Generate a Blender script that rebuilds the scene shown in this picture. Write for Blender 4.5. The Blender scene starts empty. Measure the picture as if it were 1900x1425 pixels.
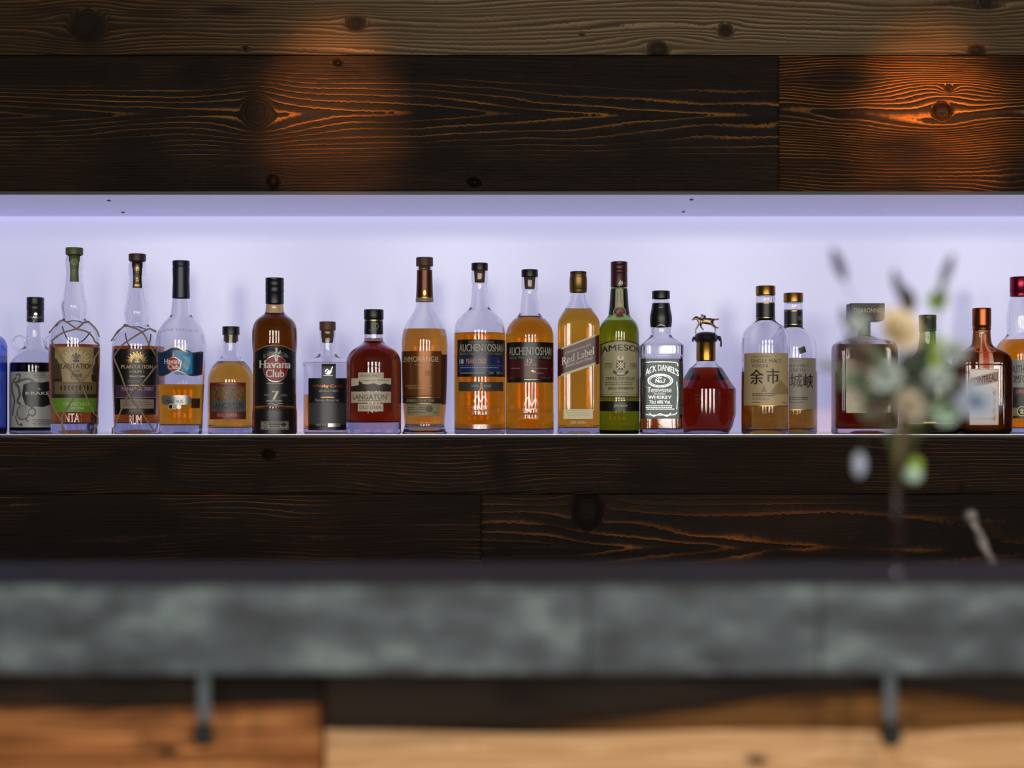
import bpy, bmesh, math, random
import numpy as np
from mathutils import Vector, Matrix
from mathutils.geometry import tessellate_polygon

S = bpy.context.scene
COL = S.collection
rng = random.Random(7)

# ------------------------------------------------------------------ camera
D0 = 2.639            # camera to the wooden wall face (wall face is y = 0)
ZC = 0.046            # camera height above the bottle shelf (shelf top is z = 0)
HOR = 760.0           # horizon row in the 1900x1425 frame
cam = bpy.data.objects.new('camera', bpy.data.cameras.new('camera'))
COL.objects.link(cam)
cam.location = (0, -D0, ZC)
cam.rotation_euler = (math.pi / 2, 0, 0)
cam.data.lens = 50; cam.data.sensor_width = 36
cam.data.shift_y = 47.5 / 1900
cam.data.clip_start = 0.05
cam.data.dof.use_dof = True
cam.data.dof.focus_distance = 2.675
cam.data.dof.aperture_fstop = 1.8
S.camera = cam

# ------------------------------------------------------------------ view, world, light
S.view_settings.view_transform = 'Standard'
S.view_settings.look = 'None'
S.view_settings.exposure = 0.0
S.view_settings.gamma = 1.0
S.cycles.max_bounces = 20
S.cycles.transmission_bounces = 20
S.cycles.transparent_max_bounces = 12
S.cycles.glossy_bounces = 6
S.cycles.diffuse_bounces = 4
S.cycles.caustics_reflective = False
S.cycles.caustics_refractive = True
S.cycles.blur_glossy = 0.3
S.cycles.sample_clamp_indirect = 3.0
w = bpy.data.worlds.new('dim_room'); S.world = w; w.use_nodes = True
w.node_tree.nodes['Background'].inputs[0].default_value = (1.0, 0.78, 0.6, 1)
w.node_tree.nodes['Background'].inputs[1].default_value = 0.02

def area(name, loc, rot, sx, sy, power, color):
    l = bpy.data.lights.new(name, 'AREA'); l.shape = 'RECTANGLE'; l.size = sx; l.size_y = sy
    l.energy = power; l.color = color
    o = bpy.data.objects.new(name, l); COL.objects.link(o); o.location = loc; o.rotation_euler = rot
    return o
def spot(name, loc, target, power, color, size, blend=1.0, rad=0.03):
    l = bpy.data.lights.new(name, 'SPOT'); l.energy = power; l.color = color
    l.spot_size = math.radians(size); l.spot_blend = blend; l.shadow_soft_size = rad
    o = bpy.data.objects.new(name, l); COL.objects.link(o); o.location = loc
    o.rotation_euler = (Vector(target) - Vector(loc)).to_track_quat('-Z', 'Y').to_euler()
    return o
WIN_Y = -5.6
WIN = [(-1.95, 0.85), (-0.35, 0.85), (1.25, 0.85), (2.85, 0.85)]   # centre x, width
WIN_Z = (0.0, 1.45)
for cx_, ww in WIN:      # daylight entering through the four windows behind the camera
    area('window_daylight', (cx_, WIN_Y - 0.12, sum(WIN_Z) / 2), (math.pi / 2, 0, 0), ww, WIN_Z[1] - WIN_Z[0], 82, (1.0, 0.96, 0.90))
# warm ceiling spots washing the planked wall
spot('ceiling_spot', (-0.34, -0.85, 1.5), (-0.335, 0, 0.585), 210, (1.0, 0.39, 0.11), 15)
spot('ceiling_spot', (0.75, -0.85, 1.5), (0.775, 0, 0.575), 235, (1.0, 0.41, 0.12), 15.5)
spot('ceiling_spot', (0.50, -0.9, 1.5), (0.50, 0, -0.27), 70, (1.0, 0.42, 0.14), 14)
spot('ceiling_spot', (-0.35, -0.9, 1.5), (-0.30, 0, -0.24), 55, (1.0, 0.42, 0.14), 12)
spot('ceiling_spot', (0.25, -4.6, 1.5), (0.2, -1.30, -0.42), 85, (1.0, 0.76, 0.52), 26, rad=0.1)  # unseen spot aimed at the bar front, added to brighten its boards
area('led_strip_light', (0.0, 0.3125, 0.470), (0, 0, 0), 2.5, 0.012, 0.35, (0.86, 0.93, 1.0))

# ------------------------------------------------------------------ helpers
def lin(h, a=1.0):
    h = h.lstrip('#'); v = [int(h[i:i + 2], 16) / 255 for i in (0, 2, 4)]
    return tuple((c / 12.92 if c <= 0.04045 else ((c + 0.055) / 1.055) ** 2.4) for c in v) + (a,)
MATS = {}
def pbr(name, color='#808080', rough=0.5, metal=0.0, spec=0.5, coat=0.0, emit=None, estr=0.0, var=0.0, vscale=60.0):
    key = (name, color, rough, metal)
    if key in MATS: return MATS[key]
    m = bpy.data.materials.new(name); m.use_nodes = True
    nt = m.node_tree; p = nt.nodes['Principled BSDF']
    c = color if isinstance(color, tuple) else lin(color)
    p.inputs['Base Color'].default_value = c
    p.inputs['Roughness'].default_value = rough
    p.inputs['Metallic'].default_value = metal
    p.inputs['Specular IOR Level'].default_value = spec
    p.inputs['Coat Weight'].default_value = coat
    if emit:
        p.inputs['Emission Color'].default_value = emit if isinstance(emit, tuple) else lin(emit)
        p.inputs['Emission Strength'].default_value = estr
    if var:
        tc = nt.nodes.new('ShaderNodeTexCoord'); nz = nt.nodes.new('ShaderNodeTexNoise')
        nz.inputs['Scale'].default_value = vscale; nz.inputs['Detail'].default_value = 4
        mx = nt.nodes.new('ShaderNodeMix'); mx.data_type = 'RGBA'
        mx.inputs[6].default_value = tuple(x * (1 - var) for x in c[:3]) + (1,)
        mx.inputs[7].default_value = tuple(min(1, x * (1 + var)) for x in c[:3]) + (1,)
        nt.links.new(tc.outputs['Object'], nz.inputs['Vector']); nt.links.new(nz.outputs['Fac'], mx.inputs[0])
        nt.links.new(mx.outputs[2], p.inputs['Base Color'])
    MATS[key] = m
    return m
def absorb(nt, T, thick):
    """volume absorption that lets the fraction T (rgb) through after `thick` metres"""
    sig = [-math.log(max(t, 1e-4)) / thick for t in T]; d = max(sig)
    v = nt.nodes.new('ShaderNodeVolumeAbsorption')
    v.inputs['Density'].default_value = d
    v.inputs['Color'].default_value = tuple(1 - s / d for s in sig) + (1,)
    nt.links.new(v.outputs[0], nt.nodes['Material Output'].inputs['Volume'])
def glass(name, T=None, thick=0.006, ior=1.47, wavy=0.0):
    key = (name, T, thick)
    if key in MATS: return MATS[key]
    m = bpy.data.materials.new(name); m.use_nodes = True; nt = m.node_tree
    nt.nodes.remove(nt.nodes['Principled BSDF'])
    g = nt.nodes.new('ShaderNodeBsdfGlass'); g.inputs['IOR'].default_value = ior; g.inputs['Roughness'].default_value = 0.0
    g.inputs['Color'].default_value = (0.985, 0.985, 0.99, 1)
    nt.links.new(g.outputs[0], nt.nodes['Material Output'].inputs['Surface'])
    if wavy:
        tc = nt.nodes.new('ShaderNodeTexCoord'); nz = nt.nodes.new('ShaderNodeTexNoise'); b = nt.nodes.new('ShaderNodeBump')
        nz.inputs['Scale'].default_value = 45; nz.inputs['Detail'].default_value = 1
        b.inputs['Strength'].default_value = wavy; b.inputs['Distance'].default_value = 0.002
        nt.links.new(tc.outputs['Object'], nz.inputs['Vector']); nt.links.new(nz.outputs['Fac'], b.inputs['Height'])
        nt.links.new(b.outputs[0], g.inputs['Normal'])
    if T: absorb(nt, T, thick)
    MATS[key] = m
    return m
def liquid(name, T, thick=0.08):
    return glass(name, T, thick, ior=1.355)

def mesh_obj(name, verts, faces, mats, parent=None, midx=None, smooth=True, sharp=38, fixn=False):
    me = bpy.data.meshes.new(name)
    me.from_pydata([tuple(v) for v in verts], [], [tuple(f) for f in faces])
    for m in (mats if isinstance(mats, (list, tuple)) else [mats]): me.materials.append(m)
    if midx is not None: me.polygons.foreach_set('material_index', midx)
    if fixn:
        bm = bmesh.new(); bm.from_mesh(me); bmesh.ops.recalc_face_normals(bm, faces=bm.faces); bm.to_mesh(me); bm.free()
    if smooth:
        me.polygons.foreach_set('use_smooth', [True] * len(me.polygons))
        me.set_sharp_from_angle(angle=math.radians(sharp))
    me.update()
    o = bpy.data.objects.new(name, me); COL.objects.link(o)
    if parent: o.parent = parent
    return o
def tag(o, label=None, cat=None, group=None, kind=None):
    if label: o['label'] = label
    if cat: o['category'] = cat
    if group: o['group'] = group
    if kind: o['kind'] = kind
    return o
def empty(name, loc, label, cat, group=None):
    o = bpy.data.objects.new(name, None); o.empty_display_size = 0.02
    COL.objects.link(o); o.location = loc
    return tag(o, label, cat, group)
class MB:
    def __init__(s): s.v = []; s.f = []
    def add(s, v, f):
        n = len(s.v); s.v += [tuple(p) for p in v]; s.f += [tuple(i + n for i in q) for q in f]
    def box(s, x0, x1, y0, y1, z0, z1):
        s.add([(x0, y0, z0), (x1, y0, z0), (x1, y1, z0), (x0, y1, z0), (x0, y0, z1), (x1, y0, z1), (x1, y1, z1), (x0, y1, z1)],
              [(0, 3, 2, 1), (4, 5, 6, 7), (0, 1, 5, 4), (1, 2, 6, 5), (2, 3, 7, 6), (3, 0, 4, 7)])
    def tube(s, pts, rad, n=8, flat=1.0):
        pts = [Vector(p) for p in pts]; rad = rad if isinstance(rad, (list, tuple)) else [rad] * len(pts)
        V = []; up = None
        for i, p in enumerate(pts):
            t = (pts[min(i + 1, len(pts) - 1)] - pts[max(i - 1, 0)]).normalized()
            if up is None: up = Vector((0, 1, 0)) if abs(t.y) < 0.9 else Vector((1, 0, 0))
            a = t.cross(up).normalized(); b = a.cross(t).normalized(); up = b
            for k in range(n):
                q = 2 * math.pi * k / n
                V.append(p + a * rad[i] * math.cos(q) + b * rad[i] * flat * math.sin(q))
        F = []
        for i in range(len(pts) - 1):
            for k in range(n):
                k2 = (k + 1) % n
                F.append((i * n + k, i * n + k2, (i + 1) * n + k2, (i + 1) * n + k))
        F.append(tuple(reversed(range(n)))); F.append(tuple(range((len(pts) - 1) * n, len(pts) * n)))
        s.add(V, F)
    def ball(s, c, r, nu=14, nv=9, sc=(1, 1, 1)):
        V = [(c[0], c[1], c[2] - r * sc[2])]
        for j in range(1, nv):
            a = math.pi * j / nv
            for i in range(nu):
                q = 2 * math.pi * i / nu
                V.append((c[0] + r * sc[0] * math.sin(a) * math.cos(q), c[1] + r * sc[1] * math.sin(a) * math.sin(q), c[2] - r * sc[2] * math.cos(a)))
        V.append((c[0], c[1], c[2] + r * sc[2]))
        F = []
        for i in range(nu):
            i2 = (i + 1) % nu
            F.append((0, 1 + i2, 1 + i)); F.append((len(V) - 1, 1 + (nv - 2) * nu + i, 1 + (nv - 2) * nu + i2))
            for j in range(nv - 2):
                F.append((1 + j * nu + i, 1 + j * nu + i2, 1 + (j + 1) * nu + i2, 1 + (j + 1) * nu + i))
        s.add(V, F)
    def build(s, name, mat, parent=None, smooth=True, sharp=38, fixn=True, bevel=0):
        o = mesh_obj(name, s.v, s.f, mat, parent, smooth=smooth, sharp=sharp, fixn=fixn)
        if bevel:
            b = o.modifiers.new('bevel', 'BEVEL'); b.width = bevel; b.segments = 2; b.limit_method = 'ANGLE'
        return o
def W(px, py, d):
    return Vector(((px - 950) * d / 2639, d - D0, ZC - (py - HOR) * d / 2639))
def catmull(pts, n=6):
    P = [np.array(p, float) for p in pts]; P = [2 * P[0] - P[1]] + P + [2 * P[-1] - P[-2]]; out = []
    for i in range(1, len(P) - 2):
        for k in range(n):
            t = k / n
            out.append(0.5 * (2 * P[i] + (P[i + 1] - P[i - 1]) * t + (2 * P[i - 1] - 5 * P[i] + 4 * P[i + 1] - P[i + 2]) * t * t + (3 * P[i] - P[i - 1] - 3 * P[i + 1] + P[i + 2]) * t ** 3))
    out.append(P[-2]); return out

# ------------------------------------------------------------------ wood
def vnoise(x, z, seed):
    g = np.random.RandomState(seed).rand(64, 64)
    xi = np.floor(x).astype(int); zi = np.floor(z).astype(int); fx = x - xi; fz = z - zi
    fx = fx * fx * (3 - 2 * fx); fz = fz * fz * (3 - 2 * fz)
    G = lambda a, b: g[a % 64, b % 64]
    return (G(xi, zi) * (1 - fx) + G(xi + 1, zi) * fx) * (1 - fz) + (G(xi, zi + 1) * (1 - fx) + G(xi + 1, zi + 1) * fx) * fz
def fbm(x, z, seed, o=3):
    return sum(vnoise(x * 2 ** k + 13 * k, z * 2 ** k + 7 * k, seed + k) * 0.5 ** (k + 1) for k in range(o)) / (1 - 0.5 ** o)

def wood_mat(name, dark, mid, light, alt=None, rough=0.5, bump=0.5, spec=0.12, duty=1.0):
    """line pattern from the ring field stored on the board, plus fine fibres, knots and stain"""
    m = bpy.data.materials.new(name); m.use_nodes = True; nt = m.node_tree; N = nt.nodes; Lk = nt.links.new
    p = N['Principled BSDF']; p.inputs['Roughness'].default_value = rough; p.inputs['Specular IOR Level'].default_value = spec
    def at(n):
        a = N.new('ShaderNodeAttribute'); a.attribute_name = n; return a.outputs['Fac']
    def mth(op, a, b=None):
        q = N.new('ShaderNodeMath'); q.operation = op
        for i, v in enumerate((a, b)):
            if v is None: continue
            if isinstance(v, (int, float)): q.inputs[i].default_value = v
            else: Lk(v, q.inputs[i])
        return q.outputs[0]
    def mix(f, a, b):
        q = N.new('ShaderNodeMix'); q.data_type = 'RGBA'; Lk(f, q.inputs[0])
        for i, v in ((6, a), (7, b)):
            if isinstance(v, tuple): q.inputs[i].default_value = v
            else: Lk(v, q.inputs[i])
        return q.outputs[2]
    def noise(sx, sz, detail=3):
        tc = N.new('ShaderNodeTexCoord'); mp = N.new('ShaderNodeMapping'); mp.inputs['Scale'].default_value = (sx, 1, sz)
        nz = N.new('ShaderNodeTexNoise'); nz.inputs['Scale'].default_value = 1; nz.inputs['Detail'].default_value = detail
        Lk(tc.outputs['Object'], mp.inputs[0]); Lk(mp.outputs[0], nz.inputs['Vector']); return nz.outputs['Fac']
    jag = mth('MULTIPLY', mth('SUBTRACT', noise(110, 60, 2), 0.5), 0.35)
    fr = mth('FRACT', mth('ADD', at('ring'), jag))
    r = N.new('ShaderNodeValToRGB'); e = r.color_ramp.elements
    e[0].position = 0.0; e[0].color = (0.12, 0.12, 0.12, 1); e[1].position = 1.0; e[1].color = (0.12, 0.12, 0.12, 1)
    for pos, v in ((0.16 * duty, 1.0), (0.40 * duty, 0.60), (0.66 * duty, 0.22), (0.84, 0.0)):
        q = e.new(pos); q.color = (v, v, v, 1)
    Lk(fr, r.inputs[0])
    fib = noise(9, 700, 4); fib2 = noise(40, 2200, 2)
    lines = mth('ADD', mth('MULTIPLY', mth('SUBTRACT', r.outputs[0], 0.3), at('con')), 0.3)
    t = mth('MULTIPLY', lines, mth('ADD', mth('MULTIPLY', fib, 1.1), 0.4))
    t2 = N.new('ShaderNodeClamp'); Lk(t, t2.inputs[0])
    ramp = N.new('ShaderNodeValToRGB'); e = ramp.color_ramp.elements
    e[0].color = lin(dark); e[1].color = lin(light); q = e.new(0.45); q.color = lin(mid)
    Lk(t2.outputs[0], ramp.inputs[0]); c = ramp.outputs[0]
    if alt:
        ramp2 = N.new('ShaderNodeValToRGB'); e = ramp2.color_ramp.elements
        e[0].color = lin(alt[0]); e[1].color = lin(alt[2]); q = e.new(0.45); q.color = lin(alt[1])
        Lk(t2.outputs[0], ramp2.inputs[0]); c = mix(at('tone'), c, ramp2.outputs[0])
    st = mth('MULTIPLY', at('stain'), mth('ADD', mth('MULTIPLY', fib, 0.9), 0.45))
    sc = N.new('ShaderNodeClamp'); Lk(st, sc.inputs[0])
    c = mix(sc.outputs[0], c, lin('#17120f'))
    kn = N.new('ShaderNodeClamp'); Lk(at('knot'), kn.inputs[0])
    c = mix(mth('MULTIPLY', kn.outputs[0], 0.86), c, lin('#140e0a'))
    Lk(c, p.inputs['Base Color'])
    b = N.new('ShaderNodeBump'); b.inputs['Strength'].default_value = bump; b.inputs['Distance'].default_value = 0.0016
    h = mth('ADD', mth('ADD', r.outputs[0], mth('MULTIPLY', fib, 0.6)), mth('MULTIPLY', fib2, 0.35))
    Lk(h, b.inputs['Height']); Lk(b.outputs[0], p.inputs['Normal'])
    Lk(mth('ADD', mth('MULTIPLY', sc.outputs[0], 0.2), rough), p.inputs['Roughness'])
    return m

def plank(x0, x1, py0, py1, d=D0, period=7.0, zc=None, cath=26.0, cL=260.0, knots=(), darks=(), tone=None, stain=(0.5, 1.0), seed=1, wav=1.0, cw=62.0, bends=(), step=4.0, deep=0.02, low=None):
    """front grid of one board in frame px at distance d; returns verts, faces, attrs"""
    nx = max(2, int((x1 - x0) / step)); nz = max(3, int((py1 - py0) / step))
    X, Z = np.meshgrid(np.linspace(x0, x1, nx + 1), np.linspace(py0, py1, nz + 1))
    if low is not None:
        Z = py0 + (Z - py0) * ((low(X) - py0) / (py1 - py0))
    Zw = Z.copy(); Xw = X.copy(); K = np.zeros_like(X)
    for (kx, kz, rx, rz) in bends:
        q = ((X - kx) / (rx * 1.6)) ** 2 + ((Z - kz) / rz) ** 2
        Zw = kz + (Zw - kz) * (1 - 0.6 * np.exp(-q))
    for (kx, kz, rx, rz) in knots:
        q = ((X - kx) / (rx * 2.6)) ** 2 + ((Z - kz) / (rz * 1.5)) ** 2
        Zw = kz + (Zw - kz) * (1 - 0.8 * np.exp(-q))
        q2 = np.sqrt(((X - kx) / rx) ** 2 + ((Z - kz) / rz) ** 2)
        K = np.maximum(K, np.clip(1.75 - q2 * 1.05 + 0.5 * (fbm(X / 9, Z / 9, seed + 5) - .5), 0, 1))
    Zw = Zw + wav * (16 * (fbm(X / 420, Z / 160, seed, 2) - .5) + 3 * (fbm(X / 110, Z / 60, seed + 9, 2) - .5))
    if zc is None: R = Zw / period + 2.6 * (fbm(X / 520, Z / 34, seed + 61, 2) - .5) + 1.2 * (fbm(X / 200, Z / 14, seed + 62, 2) - .5)
    else:
        a = np.abs(Zw - zc)
        R = (np.sqrt(a * a + 60) / cath) ** 1.45 + (Xw / cL) * np.exp(-(a / 60) ** 2) + 2.2 * fbm(X / 260, Z / 60, seed + 3) * np.exp(-(a / 90) ** 2) + a / (period * 3)
    for (kx, kz, rx, rz) in knots:
        q2 = np.sqrt(((X - kx) / rx) ** 2 + ((Z - kz) / rz) ** 2); f = np.exp(-(q2 / 1.05) ** 6)
        R = R * (1 - f) + (q2 * 1.1 + .4 * fbm(X / 14, Z / 14, seed + 8)) * f
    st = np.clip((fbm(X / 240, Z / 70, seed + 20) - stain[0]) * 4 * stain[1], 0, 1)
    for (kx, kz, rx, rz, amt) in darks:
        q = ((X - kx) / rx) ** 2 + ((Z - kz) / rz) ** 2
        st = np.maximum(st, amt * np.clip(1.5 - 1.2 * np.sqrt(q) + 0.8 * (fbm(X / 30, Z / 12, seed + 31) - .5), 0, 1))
    CN = np.clip(.35 + .9 * fbm(X / 300, Z / 22, seed + 41), .2, 1)
    if zc is not None: CN = np.clip(CN * (.45 + .85 * np.exp(-((Z - zc) / cw) ** 2)), .15, 1)
    T = np.zeros_like(X) if tone is None else np.clip(tone(X, Z), 0, 1)
    k = d / 2639
    P = np.stack([(X - 950) * k, np.full_like(X, d - D0), ZC - (Z - HOR) * k], -1)
    edge = np.zeros_like(X); edge[0, :] = edge[-1, :] = 1; edge[:, 0] = edge[:, -1] = 1
    P[..., 1] += edge * 0.0022
    V = P.reshape(-1, 3); M = nx + 1
    I = np.arange((nz + 1) * M).reshape(nz + 1, M)
    F = np.stack([I[:-1, :-1], I[1:, :-1], I[1:, 1:], I[:-1, 1:]], -1).reshape(-1, 4)
    loop = np.concatenate([I[0, :], I[1:, -1], I[-1, -2::-1], I[-2:0:-1, 0]])
    n0 = len(V); B = V[loop].copy(); B[:, 1] += deep; V = np.concatenate([V, B])
    idx = np.arange(len(loop)); nxt = (idx + 1) % len(loop)
    F2 = np.stack([loop, loop[nxt], n0 + nxt, n0 + idx], -1)
    F = np.concatenate([F, F2])
    ex = lambda A: np.concatenate([A.reshape(-1), A.reshape(-1)[loop]])
    return V, F, dict(ring=ex(R), knot=ex(K), stain=ex(st), tone=ex(T), con=ex(CN))
def boards(name, planks, parent=None, mats=None):
    V = []; F = []; MI = []; A = {k: [] for k in ('ring', 'knot', 'stain', 'tone', 'con')}; n = 0
    ml = []
    for mat, (v, f, a) in planks:
        if mat not in ml: ml.append(mat)
        V.append(v); F.append(f + n); MI += [ml.index(mat)] * len(f); n += len(v)
        for k in A: A[k].append(a[k])
    V = np.concatenate(V); F = np.concatenate(F)
    o = mesh_obj(name, V.tolist(), F.tolist(), ml, parent, midx=MI, smooth=True, sharp=60)
    for k in A:
        at = o.data.attributes.new(k, 'FLOAT', 'POINT'); at.data.foreach_set('value', np.concatenate(A[k]).astype(np.float32))
    return o

W_GREY = wood_mat('weathered_wood', '#1c140d', '#33230f', '#684722', alt=('#3a2e20', '#62513a', '#8a7355'), rough=0.6, bump=0.6)
W_DARK = wood_mat('charred_dark_wood', '#120e0b', '#241812', '#94601f', rough=0.5, bump=0.9, duty=.62)
W_RED = wood_mat('brushed_brown_wood', '#150e09', '#341e0e', '#b06c2a', rough=0.45, bump=1.0, duty=.95)
W_BLACK = wood_mat('blackened_wood', '#100d0b', '#1a120e', '#7a4a20', rough=0.55, bump=0.7, duty=.6)
W_LOW = wood_mat('smoked_brown_wood', '#130d09', '#2a1a0f', '#8a5522', rough=0.5, bump=0.9, duty=.75)
XL, XR = -480, 2380
sm = lambda x, a, b: np.clip((x - a) / (b - a), 0, 1) ** 2 * (3 - 2 * np.clip((x - a) / (b - a), 0, 1))
wall_upper = boards('wall_upper', [
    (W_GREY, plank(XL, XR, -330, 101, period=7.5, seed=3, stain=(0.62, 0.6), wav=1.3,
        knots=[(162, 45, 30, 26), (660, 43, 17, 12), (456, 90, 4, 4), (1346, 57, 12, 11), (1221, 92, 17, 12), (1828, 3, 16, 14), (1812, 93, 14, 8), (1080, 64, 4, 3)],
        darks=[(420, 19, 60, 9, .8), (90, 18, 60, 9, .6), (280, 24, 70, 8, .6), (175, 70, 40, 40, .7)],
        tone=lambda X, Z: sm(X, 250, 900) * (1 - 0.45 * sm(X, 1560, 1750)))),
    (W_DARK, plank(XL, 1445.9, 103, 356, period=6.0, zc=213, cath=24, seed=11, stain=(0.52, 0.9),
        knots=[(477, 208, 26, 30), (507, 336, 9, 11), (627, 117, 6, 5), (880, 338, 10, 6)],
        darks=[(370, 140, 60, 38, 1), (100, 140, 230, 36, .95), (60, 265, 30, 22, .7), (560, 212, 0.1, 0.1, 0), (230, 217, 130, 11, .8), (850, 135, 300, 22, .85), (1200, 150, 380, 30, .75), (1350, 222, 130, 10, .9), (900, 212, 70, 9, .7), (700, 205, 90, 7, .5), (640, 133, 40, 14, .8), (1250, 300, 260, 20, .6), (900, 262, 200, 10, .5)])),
    (W_RED, plank(1446.2, XR, 103, 356, period=13, zc=206, cath=25, cL=-210, cw=130, seed=23, stain=(0.5, 0.8), wav=2.6, bends=[(1748, 190, 60, 44), (1885, 335, 50, 40), (1560, 150, 60, 36)],
        knots=[(1761, 164, 7, 6), (1748, 207, 16, 14)],
        darks=[(1565, 150, 75, 26, .8), (1510, 207, 40, 10, .8), (1580, 212, 50, 7, .8), (1890, 330, 40, 40, .8), (1860, 120, 60, 20, .4)])),
])
tag(wall_upper, kind='structure', label='dark reclaimed plank wall above the lit niche', cat='wall')
wall_lower = boards('wall_lower', [
    (W_BLACK, plank(XL, XR, 811.5, 916.5, period=6.5, seed=37, stain=(0.46, 1.0), wav=1.6,
        knots=[(498, 843, 9, 7)],
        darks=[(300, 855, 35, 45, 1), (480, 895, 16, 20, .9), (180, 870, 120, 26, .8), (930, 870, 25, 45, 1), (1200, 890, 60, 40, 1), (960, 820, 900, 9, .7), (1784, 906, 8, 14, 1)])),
    (W_BLACK, plank(XL, 892, 918, 1130, period=7.5, seed=45, stain=(0.36, 1.2), wav=1.4,
        knots=[], darks=[(650, 985, 44, 40, 1), (150, 990, 260, 70, 1), (420, 1010, 200, 40, .9)])),
    (W_LOW, plank(893.5, XR, 918, 1130, period=7.0, zc=1012, cath=27, cL=240, seed=52, stain=(0.45, 1.0), wav=1.5,
        knots=[(1090, 948, 24, 30)],
        darks=[(1085, 930, 28, 40, 1), (1060, 975, 90, 20, .9), (960, 1012, 70, 12, .9), (1300, 1020, 90, 16, .9), (1560, 1015, 80, 18, .8), (1250, 970, 380, 26, .6), (1500, 1060, 900, 36, .9)])),
])
tag(wall_lower, kind='structure', label='dark reclaimed plank wall below the lit niche', cat='wall')

# ------------------------------------------------------------------ niche
NX = 1.28; ND = 0.325; NZ = 0.4455
gloss_white = pbr('white_gloss_laminate', (0.80, 0.80, 0.84, 1), rough=0.12, spec=0.5)
panel = pbr('backlit_acrylic_panel', (0.42, 0.43, 0.43, 1), rough=0.22, spec=0.3, emit=(0.295, 0.29, 0.48, 1), estr=1.0)
mb = MB(); mb.box(-NX, NX, ND, ND + 0.012, -0.02, NZ + 0.05)
tag(mb.build('wall_niche', panel, smooth=False), kind='structure', label='backlit lavender panel at the back of the niche', cat='wall')
mb = MB(); mb.box(-NX, NX, 0.004, 0.300, NZ, NZ + 0.02); mb.box(-NX, NX, 0.30, ND, NZ + 0.03, NZ + 0.05)
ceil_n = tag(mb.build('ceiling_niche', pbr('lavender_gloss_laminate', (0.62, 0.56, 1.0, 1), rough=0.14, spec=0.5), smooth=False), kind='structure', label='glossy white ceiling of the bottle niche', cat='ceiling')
slot = pbr('black_slot', '#151318', 0.6)
for px, py in ((202, 372), (228, 394), (1283, 370.5), (1268, 393)):
    yy = (NZ - ZC) * 2639 / (HOR - py) - D0
    mb = MB(); x = (px - 950) * (yy + D0) / 2639; mb.tube([(x, yy, NZ - 0.0012), (x, yy, NZ + 0.004)], 0.0035, 12)
    mb.build('screw', slot, ceil_n)
for sx in (-1, 1):
    mb = MB(); mb.box(sx * NX, sx * (NX + 0.02), 0.004, ND, -0.02, NZ + 0.02)
    tag(mb.build('wall_left' if sx < 0 else 'wall_right', gloss_white, smooth=False), kind='structure')
shelf = empty('niche_shelf', (0, 0.15, -0.02), 'glossy white niche shelf with thin metal front edge carrying the bottle row', 'shelf')
mb = MB(); mb.box(-NX, NX, 0.003 - 0.15, ND - 0.15, 0.0, 0.02); mb.build('shelf_board', gloss_white, shelf, smooth=False)
mb = MB(); mb.box(-NX, NX, -0.0015 - 0.15, 0.003 - 0.15, 0.0192, 0.0202); mb.build('metal_edge', pbr('brushed_steel', '#b8b6b4', 0.35, 1.0), shelf, smooth=False)
mb = MB(); mb.box(-NX - .02, NX + .02, -0.001, 0.010, -0.0055, -0.0016)
tag(mb.build('trim_1', pbr('black_edge', '#100f10', 0.5), smooth=False), kind='structure')
mb = MB(); mb.box(-NX - .02, NX + .02, -0.0015, 0.006, 0.4455, 0.4505)
tag(mb.build('trim_2', pbr('black_edge', '#100f10', 0.5), smooth=False), kind='structure')

# ------------------------------------------------------------------ room behind the camera
plaster = pbr('dark_plaster', '#4a423b', 0.85, var=0.15, vscale=4)
floor_m = pbr('dark_floor', '#3a2c22', 0.5, var=0.3, vscale=6)
RX = 3.6; FZ = -1.15; CZ = 1.7
def wallbox(name, *b, mat=plaster):
    mb = MB(); mb.box(*b); return tag(mb.build(name, mat, smooth=False), kind='structure')
wallbox('floor', -RX, RX, WIN_Y, 0.02, FZ - 0.05, FZ, mat=floor_m)
wallbox('ceiling', -RX, RX, WIN_Y, 0.02, CZ, CZ + 0.05)
wallbox('wall_west', -RX - 0.05, -RX, WIN_Y, 0.02, FZ, CZ)
wallbox('wall_east', RX, RX + 0.05, WIN_Y, 0.02, FZ, CZ)
mb = MB(); xs = [-RX] + [v for c, ww in WIN for v in (c - ww / 2, c + ww / 2)] + [RX]
for i in range(0, len(xs), 2): mb.box(xs[i], xs[i + 1], WIN_Y - 0.1, WIN_Y, WIN_Z[0], WIN_Z[1])
mb.box(-RX, RX, WIN_Y - 0.1, WIN_Y, FZ, WIN_Z[0]); mb.box(-RX, RX, WIN_Y - 0.1, WIN_Y, WIN_Z[1], CZ)
tag(mb.build('wall_rear', plaster, smooth=False), kind='structure')
frame_m = pbr('dark_window_frame', '#2a2420', 0.5)
for i, (c, ww) in enumerate(WIN):
    mb = MB(); a, b = c - ww / 2, c + ww / 2; z0, z1 = WIN_Z
    for x in (a + .02, (a + b) / 2 - .18, (a + b) / 2 + .18, b - .02): mb.box(x - .025, x + .025, WIN_Y - .07, WIN_Y - .02, z0, z1)
    for z in (z0 + .02, z0 + .62, z1 - .02): mb.box(a, b, WIN_Y - .075, WIN_Y - .015, z - .025, z + .025)
    tag(mb.build('window_%d' % (i + 1), frame_m, smooth=False), kind='structure')
# plaster above and below the planked areas, so the back of the room is closed
wallbox('wall_front', -RX, RX, 0.03, 0.06, 0.47, CZ)
wallbox('wall_base', -RX, RX, 0.03, 0.06, FZ, -0.03)

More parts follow.
